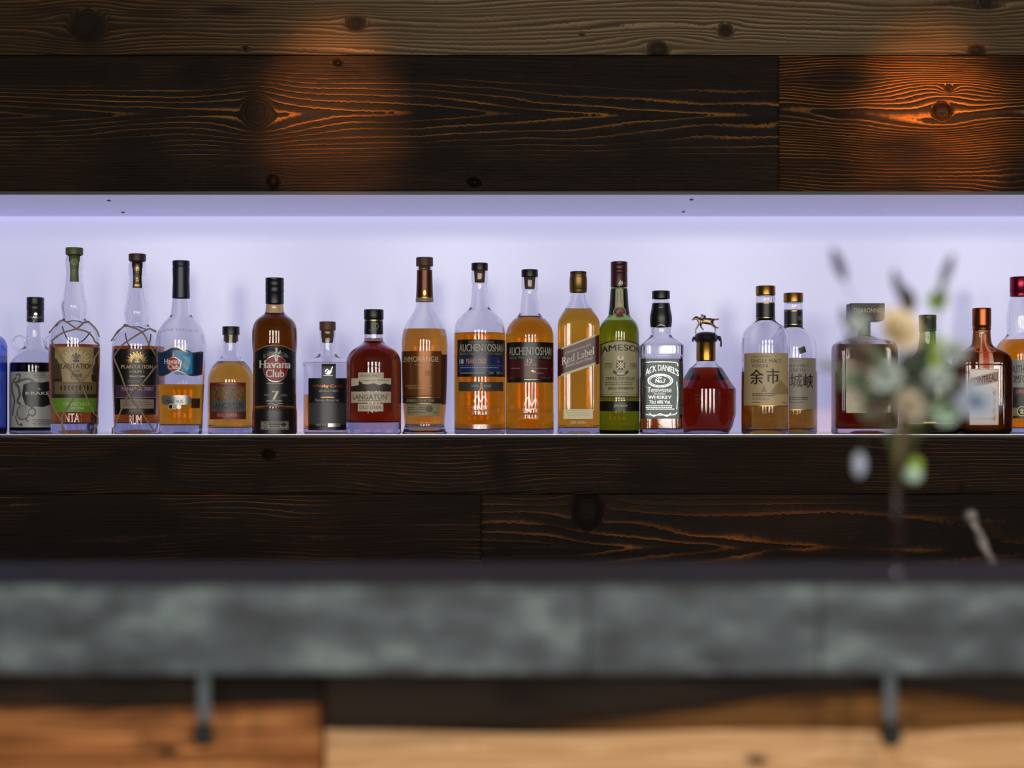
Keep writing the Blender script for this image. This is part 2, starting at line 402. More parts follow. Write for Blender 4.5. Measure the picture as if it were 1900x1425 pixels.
# ------------------------------------------------------------------ text
TXT = {}
def text2d(body, bold=0.0, serif=False):
    key = (body, bold, serif)
    if key in TXT: return TXT[key]
    cu = bpy.data.curves.new('t', 'FONT'); cu.body = body; cu.size = 1; cu.resolution_u = 3
    ob = bpy.data.objects.new('t', cu); COL.objects.link(ob)
    dg = bpy.context.evaluated_depsgraph_get()
    me = bpy.data.meshes.new_from_object(ob.evaluated_get(dg))
    bpy.data.objects.remove(ob); bpy.data.curves.remove(cu)
    V = [(v.co.x, v.co.y) for v in me.vertices]; F = [tuple(p.vertices) for p in me.polygons]
    if serif and V:
        bm = bmesh.new(); bm.from_mesh(me); bmesh.ops.remove_doubles(bm, verts=bm.verts, dist=1e-5)
        ys = [v.co.y for v in bm.verts]; lo = 0.0
        for e in list(bm.edges):
            if len(e.link_faces) != 1: continue
            a, b = e.verts[0].co, e.verts[1].co; L = abs(a.x - b.x)
            if abs(a.y - b.y) < 1e-3 and 0.04 < L < 0.2:
                fy = sum(v.co.y for v in e.link_faces[0].verts) / len(e.link_faces[0].verts)
                s = 0.035 if fy > a.y else -0.035
                x0, x1 = min(a.x, b.x) - 0.055, max(a.x, b.x) + 0.055; n = len(V)
                V += [(x0, a.y), (x1, a.y), (x1, a.y + s), (x0, a.y + s)]; F.append((n, n + 1, n + 2, n + 3))
        bm.free()
    if bold:
        n = len(V); F = F + [tuple(i + n for i in f) for f in F]
        V = [(x - bold, y) for x, y in V] + [(x + bold, y) for x, y in V]
    bpy.data.meshes.remove(me)
    TXT[key] = (V, F); return TXT[key]

# ------------------------------------------------------------------ bottles
SEC = {}
def section(n, d):
    if (n, d) in SEC: return SEC[(n, d)]
    t = np.linspace(-math.pi, math.pi, 1441)
    sg = lambda a: np.sign(a) * np.abs(a) ** (2.0 / n)
    ux, uy = sg(np.sin(t)), -d * sg(np.cos(t))
    s = np.concatenate([[0], np.cumsum(np.hypot(np.diff(ux), np.diff(uy)))]); s -= s[720]
    SEC[(n, d)] = (s, ux, uy); return SEC[(n, d)]
def ring_pts(n, d, N):
    s, ux, uy = section(n, d)
    q = np.linspace(s[0], s[-1], N, endpoint=False)
    return np.interp(q, s, ux), np.interp(q, s, uy)
def chaikin(P, it=2):
    P = [tuple(map(float, p)) for p in P]
    for _ in range(it):
        Q = [P[0]]
        for a, b in zip(P[:-1], P[1:]):
            if a == b: Q += [a, b]; continue
            Q.append(tuple(.75 * u + .25 * v for u, v in zip(a, b))); Q.append(tuple(.25 * u + .75 * v for u, v in zip(a, b)))
        Q.append(P[-1]); R = [Q[0]]
        for q in Q[1:]:
            R.append(q)
        P = R
    return P
CLEAR = glass('clear_bottle_glass', (.80, .80, .87), .02)
class Bottle:
    def __init__(s, name, label, cx, y, prof, gl=CLEAR, t=3.0, tb=8.0, punt=5.0, level=None, liq=None, n=2, d=1.0, N=56, smooth=2, sharp=30):
        s.y = y; s.k = (D0 + y) / 2639; s.cx = cx; s.base = HOR + ZC / s.k
        s.root = empty(name, ((cx - 950) * s.k, y, 0), label, 'bottle', 'spirit bottles standing in the lit niche')
        full = [(p + (n, d))[:4] if len(p) == 2 else (p + (d,))[:4] for p in prof]
        full = [(p[0], p[1], p[2], p[3]) for p in full]
        top_n = full[0]
        P = chaikin(full, smooth)
        yb = s.base
        P[-1] = (yb, P[-1][1], P[-1][2], P[-1][3])
        s.P = P; A = np.array(P); o = np.argsort(A[:, 0], kind='stable'); s.A = A[o]
        R = P[-1][1]; e = P[-1][2:]
        s.t = t; s.tb = tb
        up = [(yb - punt, 0, *e), (yb - punt * .9, R * .4, *e), (yb - punt * .3, R * .72, *e), (yb, R * .84, *e), (yb, R - 2.6, *e), (yb - 1, R - 1, *e), (yb - 3, R, *e)]
        up += [p for p in reversed(P) if p[0] < yb - 3.5]
        yin = yb - tb; s.yin = yin
        inn = [(p[0], max(p[1] - min(t, p[1] * .3), .5), p[2], p[3]) for p in P if p[0] < yin - 5]
        s.inn = inn
        q = s.at(yin); Ri = q[0] - t; e2 = q[1:]
        s.tail = [(yin - 4, Ri, *e2), (yin - 1.2, Ri - 1.5, *e2), (yin, Ri - 5, *e2), (yin - punt * .3, Ri * .5, *e2), (yin - punt * .5, 0, *e2)]
        s.lathe('glass_body', up + inn + s.tail, gl, N, sharp=sharp)
        if level:
            g = .6
            lq = [p for p in inn if p[0] > level + .3]
            a = s.at(level); top = (level, a[0] - min(t, a[0] * .3), a[1], a[2])
            body = [(p[0] + (g if i > 0 else .0), p[1] + g, p[2], p[3]) if p[1] > 1 else (p[0] + g, 0, p[2], p[3]) for i, p in enumerate([top] + lq + s.tail)]
            path = [(level + .8, 0, *a[1:]), (level + .8, top[1] * .8, *a[1:])] + body
            s.lathe('liquid', list(reversed(path)), liq, N, sharp=50)
    def at(s, py):
        A = s.A; return tuple(float(np.interp(py, A[:, 0], A[:, j])) for j in (1, 2, 3))
    def z(s, py): return ZC + (HOR - py) * s.k
    def lathe(s, name, path, mat, N=40, dx=0, sharp=32, parent=None, label=None):
        V = []; F = []; prev = None
        for (py, h, n, d) in path:
            z = s.z(py)
            if h < .3:
                cur = [len(V)]; V.append((dx * s.k, 0, z))
            else:
                ux, uy = ring_pts(round(n, 3), round(d, 3), N); i0 = len(V)
                V += [((dx + h * a) * s.k, h * b * s.k, z) for a, b in zip(ux, uy)]; cur = list(range(i0, i0 + N))
            if prev is not None:
                if len(prev) == 1 and len(cur) > 1: F += [(prev[0], cur[(i + 1) % N], cur[i]) for i in range(N)]
                elif len(cur) == 1 and len(prev) > 1: F += [(cur[0], prev[i], prev[(i + 1) % N]) for i in range(N)]
                elif len(cur) > 1: F += [(prev[i], prev[(i + 1) % N], cur[(i + 1) % N], cur[i]) for i in range(N)]
            prev = cur
        o = mesh_obj(name, V, F, mat, parent or s.root, smooth=True, sharp=sharp, fixn=True)
        if label: o['label'] = label
        return o
    def cap(s, prof, mat, name='cap', n=2, d=1.0, N=40, label=None, inner=None, parent=None, rnd=1.0):
        """closed turned piece from (py, half) top to bottom; rounded ends; inner = (half, py) bore from below"""
        p = [(a, b, n, d) for a, b in prof]
        top, bot = p[0], p[-1]
        path = [(top[0], 0, n, d), (top[0], top[1] - rnd, n, d), (top[0] + .3 * rnd, top[1] - .3 * rnd, n, d), (top[0] + rnd, top[1], n, d)] + p[1:-1] + [(bot[0] - .6 * rnd, bot[1], n, d), (bot[0], bot[1] - .6 * rnd, n, d)]
        if inner: path += [(bot[0], inner[0], n, d), (inner[1], inner[0], n, d), (inner[1], 0, n, d)]
        else: path += [(bot[0], 0, n, d)]
        return s.lathe(name, path, mat, N, label=label, parent=parent)
    def sleeve(s, py0, py1, mat, name='neck_wrap', off=.45, label=None, steps=10):
        """thin foil wrapped round the glass between two heights"""
        ys = np.linspace(py0, py1, steps); path = []
        for y in ys: a = s.at(y); path.append((y, a[0] + off, a[1], a[2]))
        for y in reversed(ys): a = s.at(y); path.append((y, a[0] + .1, a[1], a[2]))
        path.append(path[0])
        return s.lathe(name, path, mat, 48, label=label)
    def s_of(s, x, py):
        """arc position on the front whose sight line falls on frame column x"""
        h, n, d = s.at(py); sec = section(round(n, 3), round(d, 3)); m = slice(360, 1081); q = 0.0
        ys = -h * d * s.k
        for _ in range(6):
            lx = (x - 950) * (D0 + s.y + ys) / 2639 / s.k - (s.cx - 950)
            q = float(np.interp(np.clip(lx / h, -.9995, .9995), sec[1][m], sec[0][m]))
            ys = float(np.interp(q, sec[0], sec[2])) * h * s.k
        return q * h
    def pt(s, u, py, off, ref=None):
        h, n, d = s.at(py); h0 = ref or h
        z = ZC + (HOR - py) * (D0 + s.y - h0 * d * s.k * .9) / 2639
        h, n, d = s.at(HOR - (z - ZC) / s.k); sec = section(round(n, 3), round(d, 3))
        q = u / h0
        x = np.interp(q, sec[0], sec[1]); y = np.interp(q, sec[0], sec[2])
        return ((h + off) * x * s.k, (h + off) * y * s.k - (off * s.k * (1 - d)), z)
    def strand(s, pts, mat_mb, r, back=False, off=None):
        out = []
        for x, py in catmull(pts, 7):
            h, n, d = s.at(py); y = 0.0
            for _ in range(5):
                X = np.clip(((x - 950) * (D0 + s.y + y) / 2639 / s.k - (s.cx - 950)) / h, -.995, .995)
                y = (1 if back else -1) * math.sqrt(1 - X * X) * h * s.k
            z = ZC + (HOR - py) * (D0 + s.y + y) / 2639
            hh = s.at(HOR - (z - ZC) / s.k)[0] + (r + .9 if off is None else off)
            out.append((hh * X * s.k, (1 if back else -1) * hh * math.sqrt(1 - X * X) * s.k, z))
        mat_mb.tube(out, r * s.k, 6)

class Label:
    def __init__(s, b, name, crop=(0, 0, 1.0), refy=None, step=2.0, off0=.2, inc=.035, label=None):
        s.b = b; s.name = name; s.c = crop; s.V = []; s.F = []; s.MI = []; s.mats = []; s.layer = 0
        s.step = step; s.refy = refy; s.off0 = off0; s.inc = inc; s.label = label
    def X(s, x): return s.c[0] + x / s.c[2]
    def Y(s, y): return s.c[1] + y / s.c[2]
    def _mi(s, m):
        if m not in s.mats: s.mats.append(m)
        return s.mats.index(m)
    def _emit(s, V2, F2, mat, warp=None):
        """V2 in (arc px, py); cut along the arc so it hugs the bottle"""
        off = s.off0 + s.inc * s.layer; s.layer += 1
        if s.refy is None: s.refy = float(np.mean([v[1] for v in V2]))
        bm = bmesh.new()
        vs = [bm.verts.new((v[0], v[1], 0)) for v in V2]
        for f in F2:
            try: bm.faces.new([vs[i] for i in f])
            except ValueError: pass
        us = [v[0] for v in V2]
        if not us: bm.free(); return
        u = math.ceil(min(us) / s.step) * s.step
        if max(us) - min(us) > s.step:
            while u < max(us):
                bmesh.ops.bisect_plane(bm, geom=bm.verts[:] + bm.edges[:] + bm.faces[:], plane_co=(u, 0, 0), plane_no=(1, 0, 0), dist=1e-4)
                u += s.step
        ys = [v[1] for v in V2]; q = math.ceil(min(ys) / 6) * 6
        while q < max(ys) and max(ys) - min(ys) > 14:
            bmesh.ops.bisect_plane(bm, geom=bm.verts[:] + bm.edges[:] + bm.faces[:], plane_co=(0, q, 0), plane_no=(0, 1, 0), dist=1e-4); q += 6
        ref = s.b.at(s.refy)[0]; n0 = len(s.V); bm.verts.index_update()
        for v in bm.verts: s.V.append(s.b.pt(v.co.x, v.co.y, off, ref))
        mi = s._mi(mat)
        for f in bm.faces:
            s.F.append(tuple(n0 + v.index for v in f.verts)); s.MI.append(mi)
        bm.free()
    def U(s, x): return s.b.s_of(s.X(x), s.refy)
    def poly(s, pts, mat):
        if s.refy is None: s.refy = float(np.mean([s.Y(p[1]) for p in pts]))
        P = [(s.U(x), s.Y(y)) for x, y in pts]
        tri = tessellate_polygon([[Vector((p[0], p[1], 0)) for p in P]])
        s._emit(P, tri, mat)
    def rect(s, x0, y0, x1, y1, mat): s.poly([(x0, y0), (x1, y0), (x1, y1), (x0, y1)], mat)
    def disc(s, x, y, rx, ry, mat, n=28):
        if s.refy is None: s.refy = s.Y(y)
        u = s.U(x); k = s.c[2]
        P = [(u + rx / k * math.cos(2 * math.pi * i / n), s.Y(y) + ry / k * math.sin(2 * math.pi * i / n)) for i in range(n)]
        s._emit(P, [tuple(range(n))], mat)
    def ringd(s, x, y, r, wd, mat, n=32, ry=None):
        u = s.U(x); k = s.c[2]; V = []; F = []; ry = ry or r
        for i in range(n):
            a = 2 * math.pi * i / n
            V += [(u + r / k * math.cos(a), s.Y(y) + ry / k * math.sin(a)), (u + (r - wd) / k * math.cos(a), s.Y(y) + (ry - wd) / k * math.sin(a))]
        for i in range(n):
            j = (i + 1) % n; F.append((2 * i, 2 * j, 2 * j + 1, 2 * i + 1))
        s._emit(V, F, mat)
    def stroke(s, pts, wd, mat, smooth=True):
        P = [(s.U(x), s.Y(y)) for x, y in pts]; wd = wd / s.c[2] / 2
        if smooth and len(P) > 2: P = [tuple(p) for p in catmull(P, 6)]
        V = []; F = []
        for i, p in enumerate(P):
            a = P[max(i - 1, 0)]; b = P[min(i + 1, len(P) - 1)]; dx, dy = b[0] - a[0], b[1] - a[1]; l = math.hypot(dx, dy) or 1
            V += [(p[0] - dy / l * wd, p[1] + dx / l * wd), (p[0] + dy / l * wd, p[1] - dx / l * wd)]
        for i in range(len(P) - 1): F.append((2 * i, 2 * i + 1, 2 * i + 3, 2 * i + 2))
        s._emit(V, F, mat)
    def frame(s, x0, y0, x1, y1, wd, mat):
        for a in ((x0, y0, x1, y0 + wd), (x0, y1 - wd, x1, y1), (x0, y0, x0 + wd, y1), (x1 - wd, y0, x1, y1)):
            s.rect(*a, mat); s.layer -= 1
        s.layer += 1
    def text(s, body, x0, y0, x1, y1, mat, bold=.012, serif=False, slope=0.0, arch=0.0, slant=0.0, arc=None, vert=False):
        V, F = text2d(body, bold, serif)
        if not V: return
        A = np.array(V)
        if slant: A[:, 0] += slant * A[:, 1]
        mn, mx = A.min(0), A.max(0); q = (A - mn) / (mx - mn)
        if vert: q = np.stack([q[:, 1], q[:, 0]], -1)      # reads downwards
        if s.refy is None: s.refy = s.Y((y0 + y1) / 2)
        if arc: u0, u1 = arc[0], arc[1]
        else: u0, u1 = s.U(x0), s.U(x1)
        py0, py1 = s.Y(y0), s.Y(y1)
        u = u0 + q[:, 0] * (u1 - u0); m = (q[:, 0] - .5)
        py = (py1 - q[:, 1] * (py1 - py0)) if not vert else (py0 + q[:, 1] * (py1 - py0))
        py = py + slope * (u1 - u0) * m + arch / s.c[2] * (4 * m * m - .5)
        s._emit(list(zip(u.tolist(), py.tolist())), F, mat)
    def dashes(s, x0, y0, x1, y1, rows, mat, fill=.45, seed=1):
        """small print too fine to read: broken hairlines"""
        r = random.Random(seed); h = (y1 - y0) / rows
        for i in range(rows):
            y = y0 + i * h; x = x0 + (x1 - x0) * .12 * r.random(); xe = x1 - (x1 - x0) * .12 * r.random(); V = []; F = []
            while x < xe:
                w_ = (x1 - x0) * (.02 + .06 * r.random()); e = min(x + w_, xe); n = len(V)
                V += [(s.U(x), s.Y(y)), (s.U(e), s.Y(y)), (s.U(e), s.Y(y + h * fill)), (s.U(x), s.Y(y + h * fill))]; F.append((n, n + 1, n + 2, n + 3))
                x = e + (x1 - x0) * .018
            s._emit(V, F, mat); s.layer -= 1
        s.layer += 1
    def done(s, parent=None):
        o = mesh_obj(s.name, s.V, s.F, s.mats, parent or s.b.root, midx=s.MI, smooth=True, sharp=50)
        if s.label: o['label'] = s.label
        return o

def pm(c, rough=.42, metal=0.0, name='printed_paper'): return pbr(name + '_' + c.strip('#'), c, rough, metal)
WHITE = pm('#e6e3dc'); CREAM = pm('#cbbd98'); BLACK = pm('#121113', .35); GOLD = pm('#c79a4e', .3, .9, 'gold_foil'); COPPER = pm('#c07c4c', .32, .8, 'copper_foil')
SILVER = pm('#b9b8b6', .3, .8, 'silver_foil'); INK = pm('#1d1a18', .5); DKRED = pm('#5c0f16', .4)
PLAST_BLK = pbr('black_plastic_cap', '#121115', .38); CORK = pbr('cork', '#6d4a30', .8, var=.25, vscale=250); WOODCAP = pbr('brown_wood_cap', '#4a3122', .55, var=.2, vscale=120)
EMB = bpy.data.materials.new('embossed_glass'); EMB.use_nodes = True
_nt = EMB.node_tree; _nt.nodes.remove(_nt.nodes['Principled BSDF'])
_a = _nt.nodes.new('ShaderNodeBsdfTransparent'); _b = _nt.nodes.new('ShaderNodeBsdfGlossy'); _b.inputs['Roughness'].default_value = .25; _m = _nt.nodes.new('ShaderNodeMixShader')
_m.inputs[0].default_value = .32; _nt.links.new(_a.outputs[0], _m.inputs[1]); _nt.links.new(_b.outputs[0], _m.inputs[2]); _nt.links.new(_m.outputs[0], _nt.nodes['Material Output'].inputs['Surface'])

AMBER = liquid('amber_spirit', (.90, .27, .005), .085)
GOLDEN = liquid('golden_spirit', (.92, .42, .04), .08)
PALE = liquid('pale_amber_spirit', (.86, .32, .03), .08)
DEEP = liquid('dark_amber_spirit', (.42, .075, .004), .085)
RED = liquid('red_brown_spirit', (.20, .018, .004), .09)
BLOOD = liquid('mahogany_spirit', (.26, .012, .002), .10)
BLK = liquid('near_black_rum', (.012, .006, .004), .06)
COFFEE = liquid('dark_herb_liqueur', (.05, .025, .004), .06)

C1 = (0, 440, 3.75); C2 = (190, 440, 3.75); C3 = (370, 480, 4.192); C4 = (550, 550, 5.279); C5 = (730, 460, 3.959); C6 = (920, 460, 3.959)
C7 = (1090, 470, 4.07); C8 = (1240, 520, 4.75); R1 = (1480, 430, 3.031); R6 = (1700, 500, 4.455); CZ1 = (85, 585, 6.195); CK = (0, 540, 5.182); CS = (1830, 500, 4.524)

# --- blue glass bottle cut by the left edge
b = Bottle('gin_bottle', 'blue glass bottle cut off by the left end of the row', -37, .085,
           [(568, 12), (590, 12), (606, 14), (618, 26, 3), (626, 38, 4), (640, 42, 5), (640, 42, 5), (805, 42, 5)], gl=glass('blue_glass', (.12, .22, .75), .006), n=5, level=660, liq=glass('clear_gin', (.95, .97, .99), .08, 1.355))
b.cap([(555, 14.5), (588, 14.5)], PLAST_BLK, inner=(12.2, 568))
L = Label(b, 'front_label'); L.rect(-70, 680, -8, 770, pm('#9fb2cf')); L.done()

# --- squid label rum
b = Bottle('rum_bottle', 'black rum bottle with grey squid label and two small ring handles at the neck', 65.6, .145,
           [(560, 13.5), (598, 14), (610, 16), (632, 17), (645, 20), (652, 30), (660, 39), (670, 45), (680, 47), (805, 47)], level=674, liq=BLK, tb=6)
b.cap([(552, 15.7), (559, 15.7), (559.5, 15), (561, 15), (561.5, 15.7), (566, 15.7), (567, 15.1), (568, 15.7), (575, 15.7), (576, 15.2), (597.5, 15.6)], PLAST_BLK, inner=(14.2, 560))
L = Label(b, 'cap_print', CK, off0=2.0); L.text('KRAKEN', 280, 243, 405, 262, SILVER, 0); L.disc(343, 222, 14, 13, SILVER); L.done()
for sx in (-1, 1):
    mb = MB(); P = []; rr = 11.5
    cxh, cyh = sx * 29.5, 637.5
    for i in range(25):
        a = 2 * math.pi * i / 24; P.append(((cxh + rr * math.cos(a)) * b.k, 0, b.z(cyh + 1.15 * rr * math.sin(a))))
    mb.tube(P, 3.0 * b.k, 10); mb.build('ring_handle', CLEAR, b.root)
SQG = pm('#9a9a92'); SQD = pm('#3c3c3a'); SQM = pm('#5c5c57')
L = Label(b, 'front_label', CK, label='grey paper label with a dark ink blot and squid drawing')
L.rect(96, 775, 570, 1310, SQG)
L.poly([(225, 900), (300, 870), (400, 880), (480, 865), (575, 880), (575, 1100), (500, 1110), (470, 1095), (420, 1115), (340, 1110), (300, 1125), (240, 1090), (212, 1000)], BLACK)
for pts, wd in (([(150, 810), (190, 800), (185, 850), (150, 880), (130, 860), (160, 830)], 16), ([(165, 880), (230, 850), (290, 850), (330, 880)], 18), ([(150, 890), (180, 930), (190, 1000), (170, 1060), (200, 1090)], 24), ([(120, 870), (118, 960), (140, 1040), (130, 1130), (120, 1200)], 22), ([(280, 1140), (320, 1130), (340, 1160), (320, 1200), (280, 1190), (250, 1230), (275, 1255)], 14), ([(150, 1200), (170, 1270), (200, 1290)], 12)):
    L.stroke(pts, wd, SQD)
    L.stroke(pts, wd * .45, SQM)
L.disc(215, 1170, 62, 70, SQD); L.disc(218, 1168, 54, 62, SQG)
for i in range(5): L.stroke([(195 + i * 12, 1110), (180 + i * 18, 1170), (200 + i * 10, 1225)], 4, SQM); L.layer -= 1
L.disc(207, 1285, 12, 14, SQD)
L.text('THE', 365, 935, 400, 950, SILVER, 0)
L.text('KRAKEN', 248, 968, 535, 998, pm('#c9c9c6'), .01)
L.dashes(310, 780, 450, 840, 4, SQD, seed=3); L.dashes(310, 1235, 560, 1300, 4, SQD, seed=4)
L.done()

# --- two net-wrapped rums
RAFF = pbr('raffia', '#8d7c62', .8, var=.2, vscale=300)
def plantation(cx, y, top, label, cork_m, dz=0, liq=DEEP, step=False):
    q = lambda v: v + dz
    b = Bottle('rum_bottle', label, cx, y, [(q(474), 13), (q(478), 15.5), (q(486), 16.8), (q(496), 16.2), (q(501), 14.6), (q(512), 14.8), (q(545), 18.8), (q(566), 23.3), (q(576), 23), (q(588), 20.4), (q(593), 20.6), (q(598), 26), (q(605), 34), (q(613), 41), (q(624), 45.2), (q(640), 45.4), (665, 46.5), (700, 45.2), (745, 43.8), (770, 43), (792, 42.4), (805, 42.4)], level=640 + dz * .3, liq=liq, tb=20, punt=8)
    b.cap([(top, 15.8), (top + 13, 15.8)], cork_m, 'stopper', inner=None)
    b.cap([(top + 13, 10), (top + 26, 9.5)], CORK, 'cork')
    L = Label(b, 'neck_tag', off0=1.0, refy=top + 40)
    L.rect(cx - 7.5, top + 13.5, cx + 7.5, top + 63, pm('#46531f') if dz == 0 else BLACK)
    if dz: L.text('SINGLE CASK', cx - 2.5, top + 18, cx + 2.5, top + 52, GOLD, 0, vert=True); L.rect(cx - 5, top + 56, cx + 5, top + 60, GOLD)
    else: L.disc(cx, top + 26, 5, 6, pm('#7d8a55')); L.disc(cx, top + 41, 3.5, 1.5, pm('#7d8a55'))
    L.done()
    return b
def sun(L, x, y, r0, r1, mat, n=19, wd=5):
    for i in range(n):
        a = math.pi * (i + .5) / n; k = r1 * (1 if i % 2 else .82)
        L.poly([(x - r0 * math.cos(a - .02), y - r0 * math.sin(a - .02)), (x - k * math.cos(a - .035), y - k * math.sin(a - .035)), (x - k * math.cos(a + .035), y - k * math.sin(a + .035)), (x - r0 * math.cos(a + .02), y - r0 * math.sin(a + .02))], mat); L.layer -= 1
    L.layer += 1
def lily(L, x, y, h, mat):
    L.rect(x - h * .07, y - h * .5, x + h * .07, y + h * .5, mat); L.disc(x, y - h * .38, h * .13, h * .16, mat)
    L.rect(x - h * .28, y - h * .02, x + h * .28, y + h * .08, mat)
    L.stroke([(x - h * .1, y + h * .02), (x - h * .3, y - h * .3), (x - h * .45, y - h * .12)], h * .12, mat); L.stroke([(x + h * .1, y + h * .02), (x + h * .3, y - h * .3), (x + h * .45, y - h * .12)], h * .12, mat)
    L.disc(x - h * .18, y + h * .32, h * .14, h * .14, mat); L.disc(x + h * .18, y + h * .32, h * .14, h * .14, mat)
b = plantation(138, .055, 460, 'clear rum bottle in raffia net with tan label and bright green band', pbr('green_wax_stopper', '#4a5a22', .45))
L = Label(b, 'front_label', CZ1, label='tan village label above a bright green band')
TAN = pm('#a08a5e'); TAND = pm('#4a3c26'); TANM = pm('#6b5a3a'); GRN = pm('#5f8a22'); BRN = pm('#2e2519')
L.rect(62, 362, 606, 905, TAN)
L.rect(62, 905, 600, 950, BRN)
for x0, x1 in ((62, 108), (560, 606)): L.rect(x0, 362, x1, 905, TAND)
L.poly([(62, 480), (130, 500), (170, 600), (190, 740), (170, 905), (62, 905)], TAND)
L.poly([(606, 470), (560, 520), (540, 640), (575, 905), (606, 905)], TAND)
L.rect(100, 765, 600, 905, TANM)
for i in range(9): L.disc(175 + i * 44, 835, 20, 42, BRN); L.ringd(175 + i * 44, 835, 20, 4, TAN, ry=42)
L.rect(80, 728, 180, 760, BRN); L.poly([(520, 680), (590, 690), (600, 760), (530, 750)], BRN)
sun(L, 345, 545, 60, 165, pm('#d8c898'), 21); L.disc(345, 535, 62, 60, pm('#a8946a')); L.rect(275, 545, 420, 600, TAN)
lily(L, 347, 490, 105, BRN)
L.text('PLANTATION', 148, 556, 535, 613, BRN, .006, True)
L.text('RUM', 320, 630, 385, 650, BRN, 0, True); L.text('2008', 285, 668, 412, 712, BRN, .004, True); L.dashes(285, 730, 415, 745, 1, BRN)
L.rect(68, 950, 602, 1112, GRN); L.text('TRINIDAD', 188, 1000, 500, 1042, pm('#9fc05f'), .01, True); L.text('and Tobago', 288, 1056, 440, 1078, WHITE, .015)
for x in (105, 130): L.disc(x, 1030, 12, 16, pm('#6f9a34'))
L.text('PLANTATION', 95, 1128, 590, 1228, EMB, .01, True)
L.done()
mb = MB(); z2 = lambda pts: [(85 + x / 6.195, 585 + y / 6.195) for x, y in pts]
for pts in ([(62, 200), (180, 70), (240, 70), (350, 155), (480, 200), (615, 350)], [(80, 295), (200, 205), (350, 155), (430, 85), (520, 90), (620, 250)], [(85, 310), (230, 560), (395, 770), (470, 960), (600, 1190)], [(615, 370), (560, 540), (480, 660), (395, 770), (300, 980), (190, 1185), (240, 1370)], [(40, 880), (100, 1050), (150, 1150), (190, 1200)], [(600, 1190), (575, 1280), (560, 1370)], [(190, 1190), (200, 1280), (185, 1370)]):
    b.strand(z2(pts), mb, 1.5)
for pts in ([(180, 130), (240, 260), (300, 320)], [(520, 190), (440, 280), (360, 330)], [(250, 70), (340, 60), (430, 80)]):
    b.strand(z2(pts), mb, 1.2, back=True)
mb.build('raffia_net', RAFF, b.root)

b = plantation(254.8, .105, 471.5, 'clear rum bottle in raffia net with black label and purple band', pbr('dark_brown_stopper', '#33251c', .45), dz=11)
L = Label(b, 'front_label', CZ1, label='black label with gold sun and purple band')
L.rect(782, 388, 1300, 1140, BLACK); L.rect(800, 806, 1300, 945, pm('#4a2c4c')); L.rect(790, 803, 1300, 808, GOLD); L.rect(790, 942, 1300, 947, pm('#9a8a78'))
sun(L, 1050, 545, 58, 128, GOLD, 19); lily(L, 1050, 505, 85, pm('#e2c17e', .35))
L.text('PLANTATION', 872, 572, 1228, 612, pm('#d9bd84', .35), .006, True); L.text('RUM', 998, 636, 1100, 662, pm('#d9bd84', .35), .006, True)
L.rect(962, 648, 985, 652, GOLD); L.rect(1112, 648, 1130, 652, GOLD); L.text('SINGLE CASK', 960, 692, 1140, 710, pm('#e6d5a8', .35), .02)
L.dashes(940, 745, 1120, 785, 2, pm('#7c746a'), .4)
L.text('PANAMA 2007', 872, 826, 1232, 866, pm('#b9a9b4'), .004, True)
L.rect(855, 965, 1245, 1072, pm('#8d7f6f')); L.frame(862, 972, 1238, 1065, 3, pm('#5d5348')); L.dashes(880, 982, 1225, 1058, 4, pm('#4a4138'), .5, 8)
L.dashes(950, 1095, 1140, 1112, 1, pm('#9a8a78'))
L.text('RUM', 950, 1150, 1105, 1255, EMB, .01, True)
L.done()
mb = MB()
for pts in ([(775, 290), (900, 120), (960, 125), (1100, 195), (1200, 370), (1265, 480)], [(790, 480), (880, 350), (1000, 260), (1100, 195), (1180, 155), (1265, 190)], [(795, 490), (870, 680), (960, 920), (1100, 1120), (1240, 1340)], [(1290, 540), (1100, 790), (960, 920), (880, 1080), (800, 1290)], [(768, 1290), (790, 1370)], [(1310, 1150), (1280, 1260), (1240, 1340)]):
    b.strand(z2(pts), mb, 1.5)
for pts in ([(910, 210), (930, 300), (970, 370)], [(1215, 220), (1200, 300), (1165, 370)], [(980, 125), (1060, 130), (1150, 160)]):
    b.strand(z2(pts), mb, 1.2, back=True)
mb.build('raffia_net', RAFF, b.root)

# --- tapered rum with blue wavy label
b = Bottle('rum_bottle', 'tapered clear rum bottle with wavy blue label, half full of amber rum', 336, .055,
           [(490, 13.5), (553, 15), (556, 16.3), (572, 17.6), (584, 18.8), (588, 21), (593, 26), (600, 32.5), (613, 41), (627, 45.3), (645, 46), (665, 45.2), (720, 42), (805, 38.5)], level=713.5, liq=AMBER, tb=17, punt=6)
NAVY = pbr('navy_foil', '#15182c', .38)
b.cap([(484, 15.6), (493, 15.8), (494, 15.2), (496, 15.2), (497, 15.8), (520, 15.2), (553.5, 16.2)], NAVY, inner=(15.1, 490))
L = Label(b, 'cap_print', C2, off0=1.4); L.rect(488, 212, 606, 238, pm('#2a2e44')); L.text('SELECCIÓN', 500, 219, 600, 235, WHITE, .01); L.done()
L = Label(b, 'front_label', C2, label='wavy blue label with red disc')
BL1 = pm('#15365f'); BL2 = pm('#2f86b8', .3); BL3 = pm('#0e2340')
top = [(384 + i * 12, 800 - 30 * math.exp(-((i - 10) / 5.0) ** 2) + 6 * math.sin(i / 2.4)) for i in range(28)]
bot = [(x, y2 * .5 + 395 + 160 + 8 * math.sin(i / 3.2 + 1)) for i, (x, y2) in enumerate(top)]
L.poly(top + bot[::-1], BL1)
L.poly([(488, 790), (600, 785), (625, 805), (628, 950), (560, 960), (500, 955)], BL2)
L.poly([(640, 810), (705, 812), (705, 950), (640, 958)], BL3)
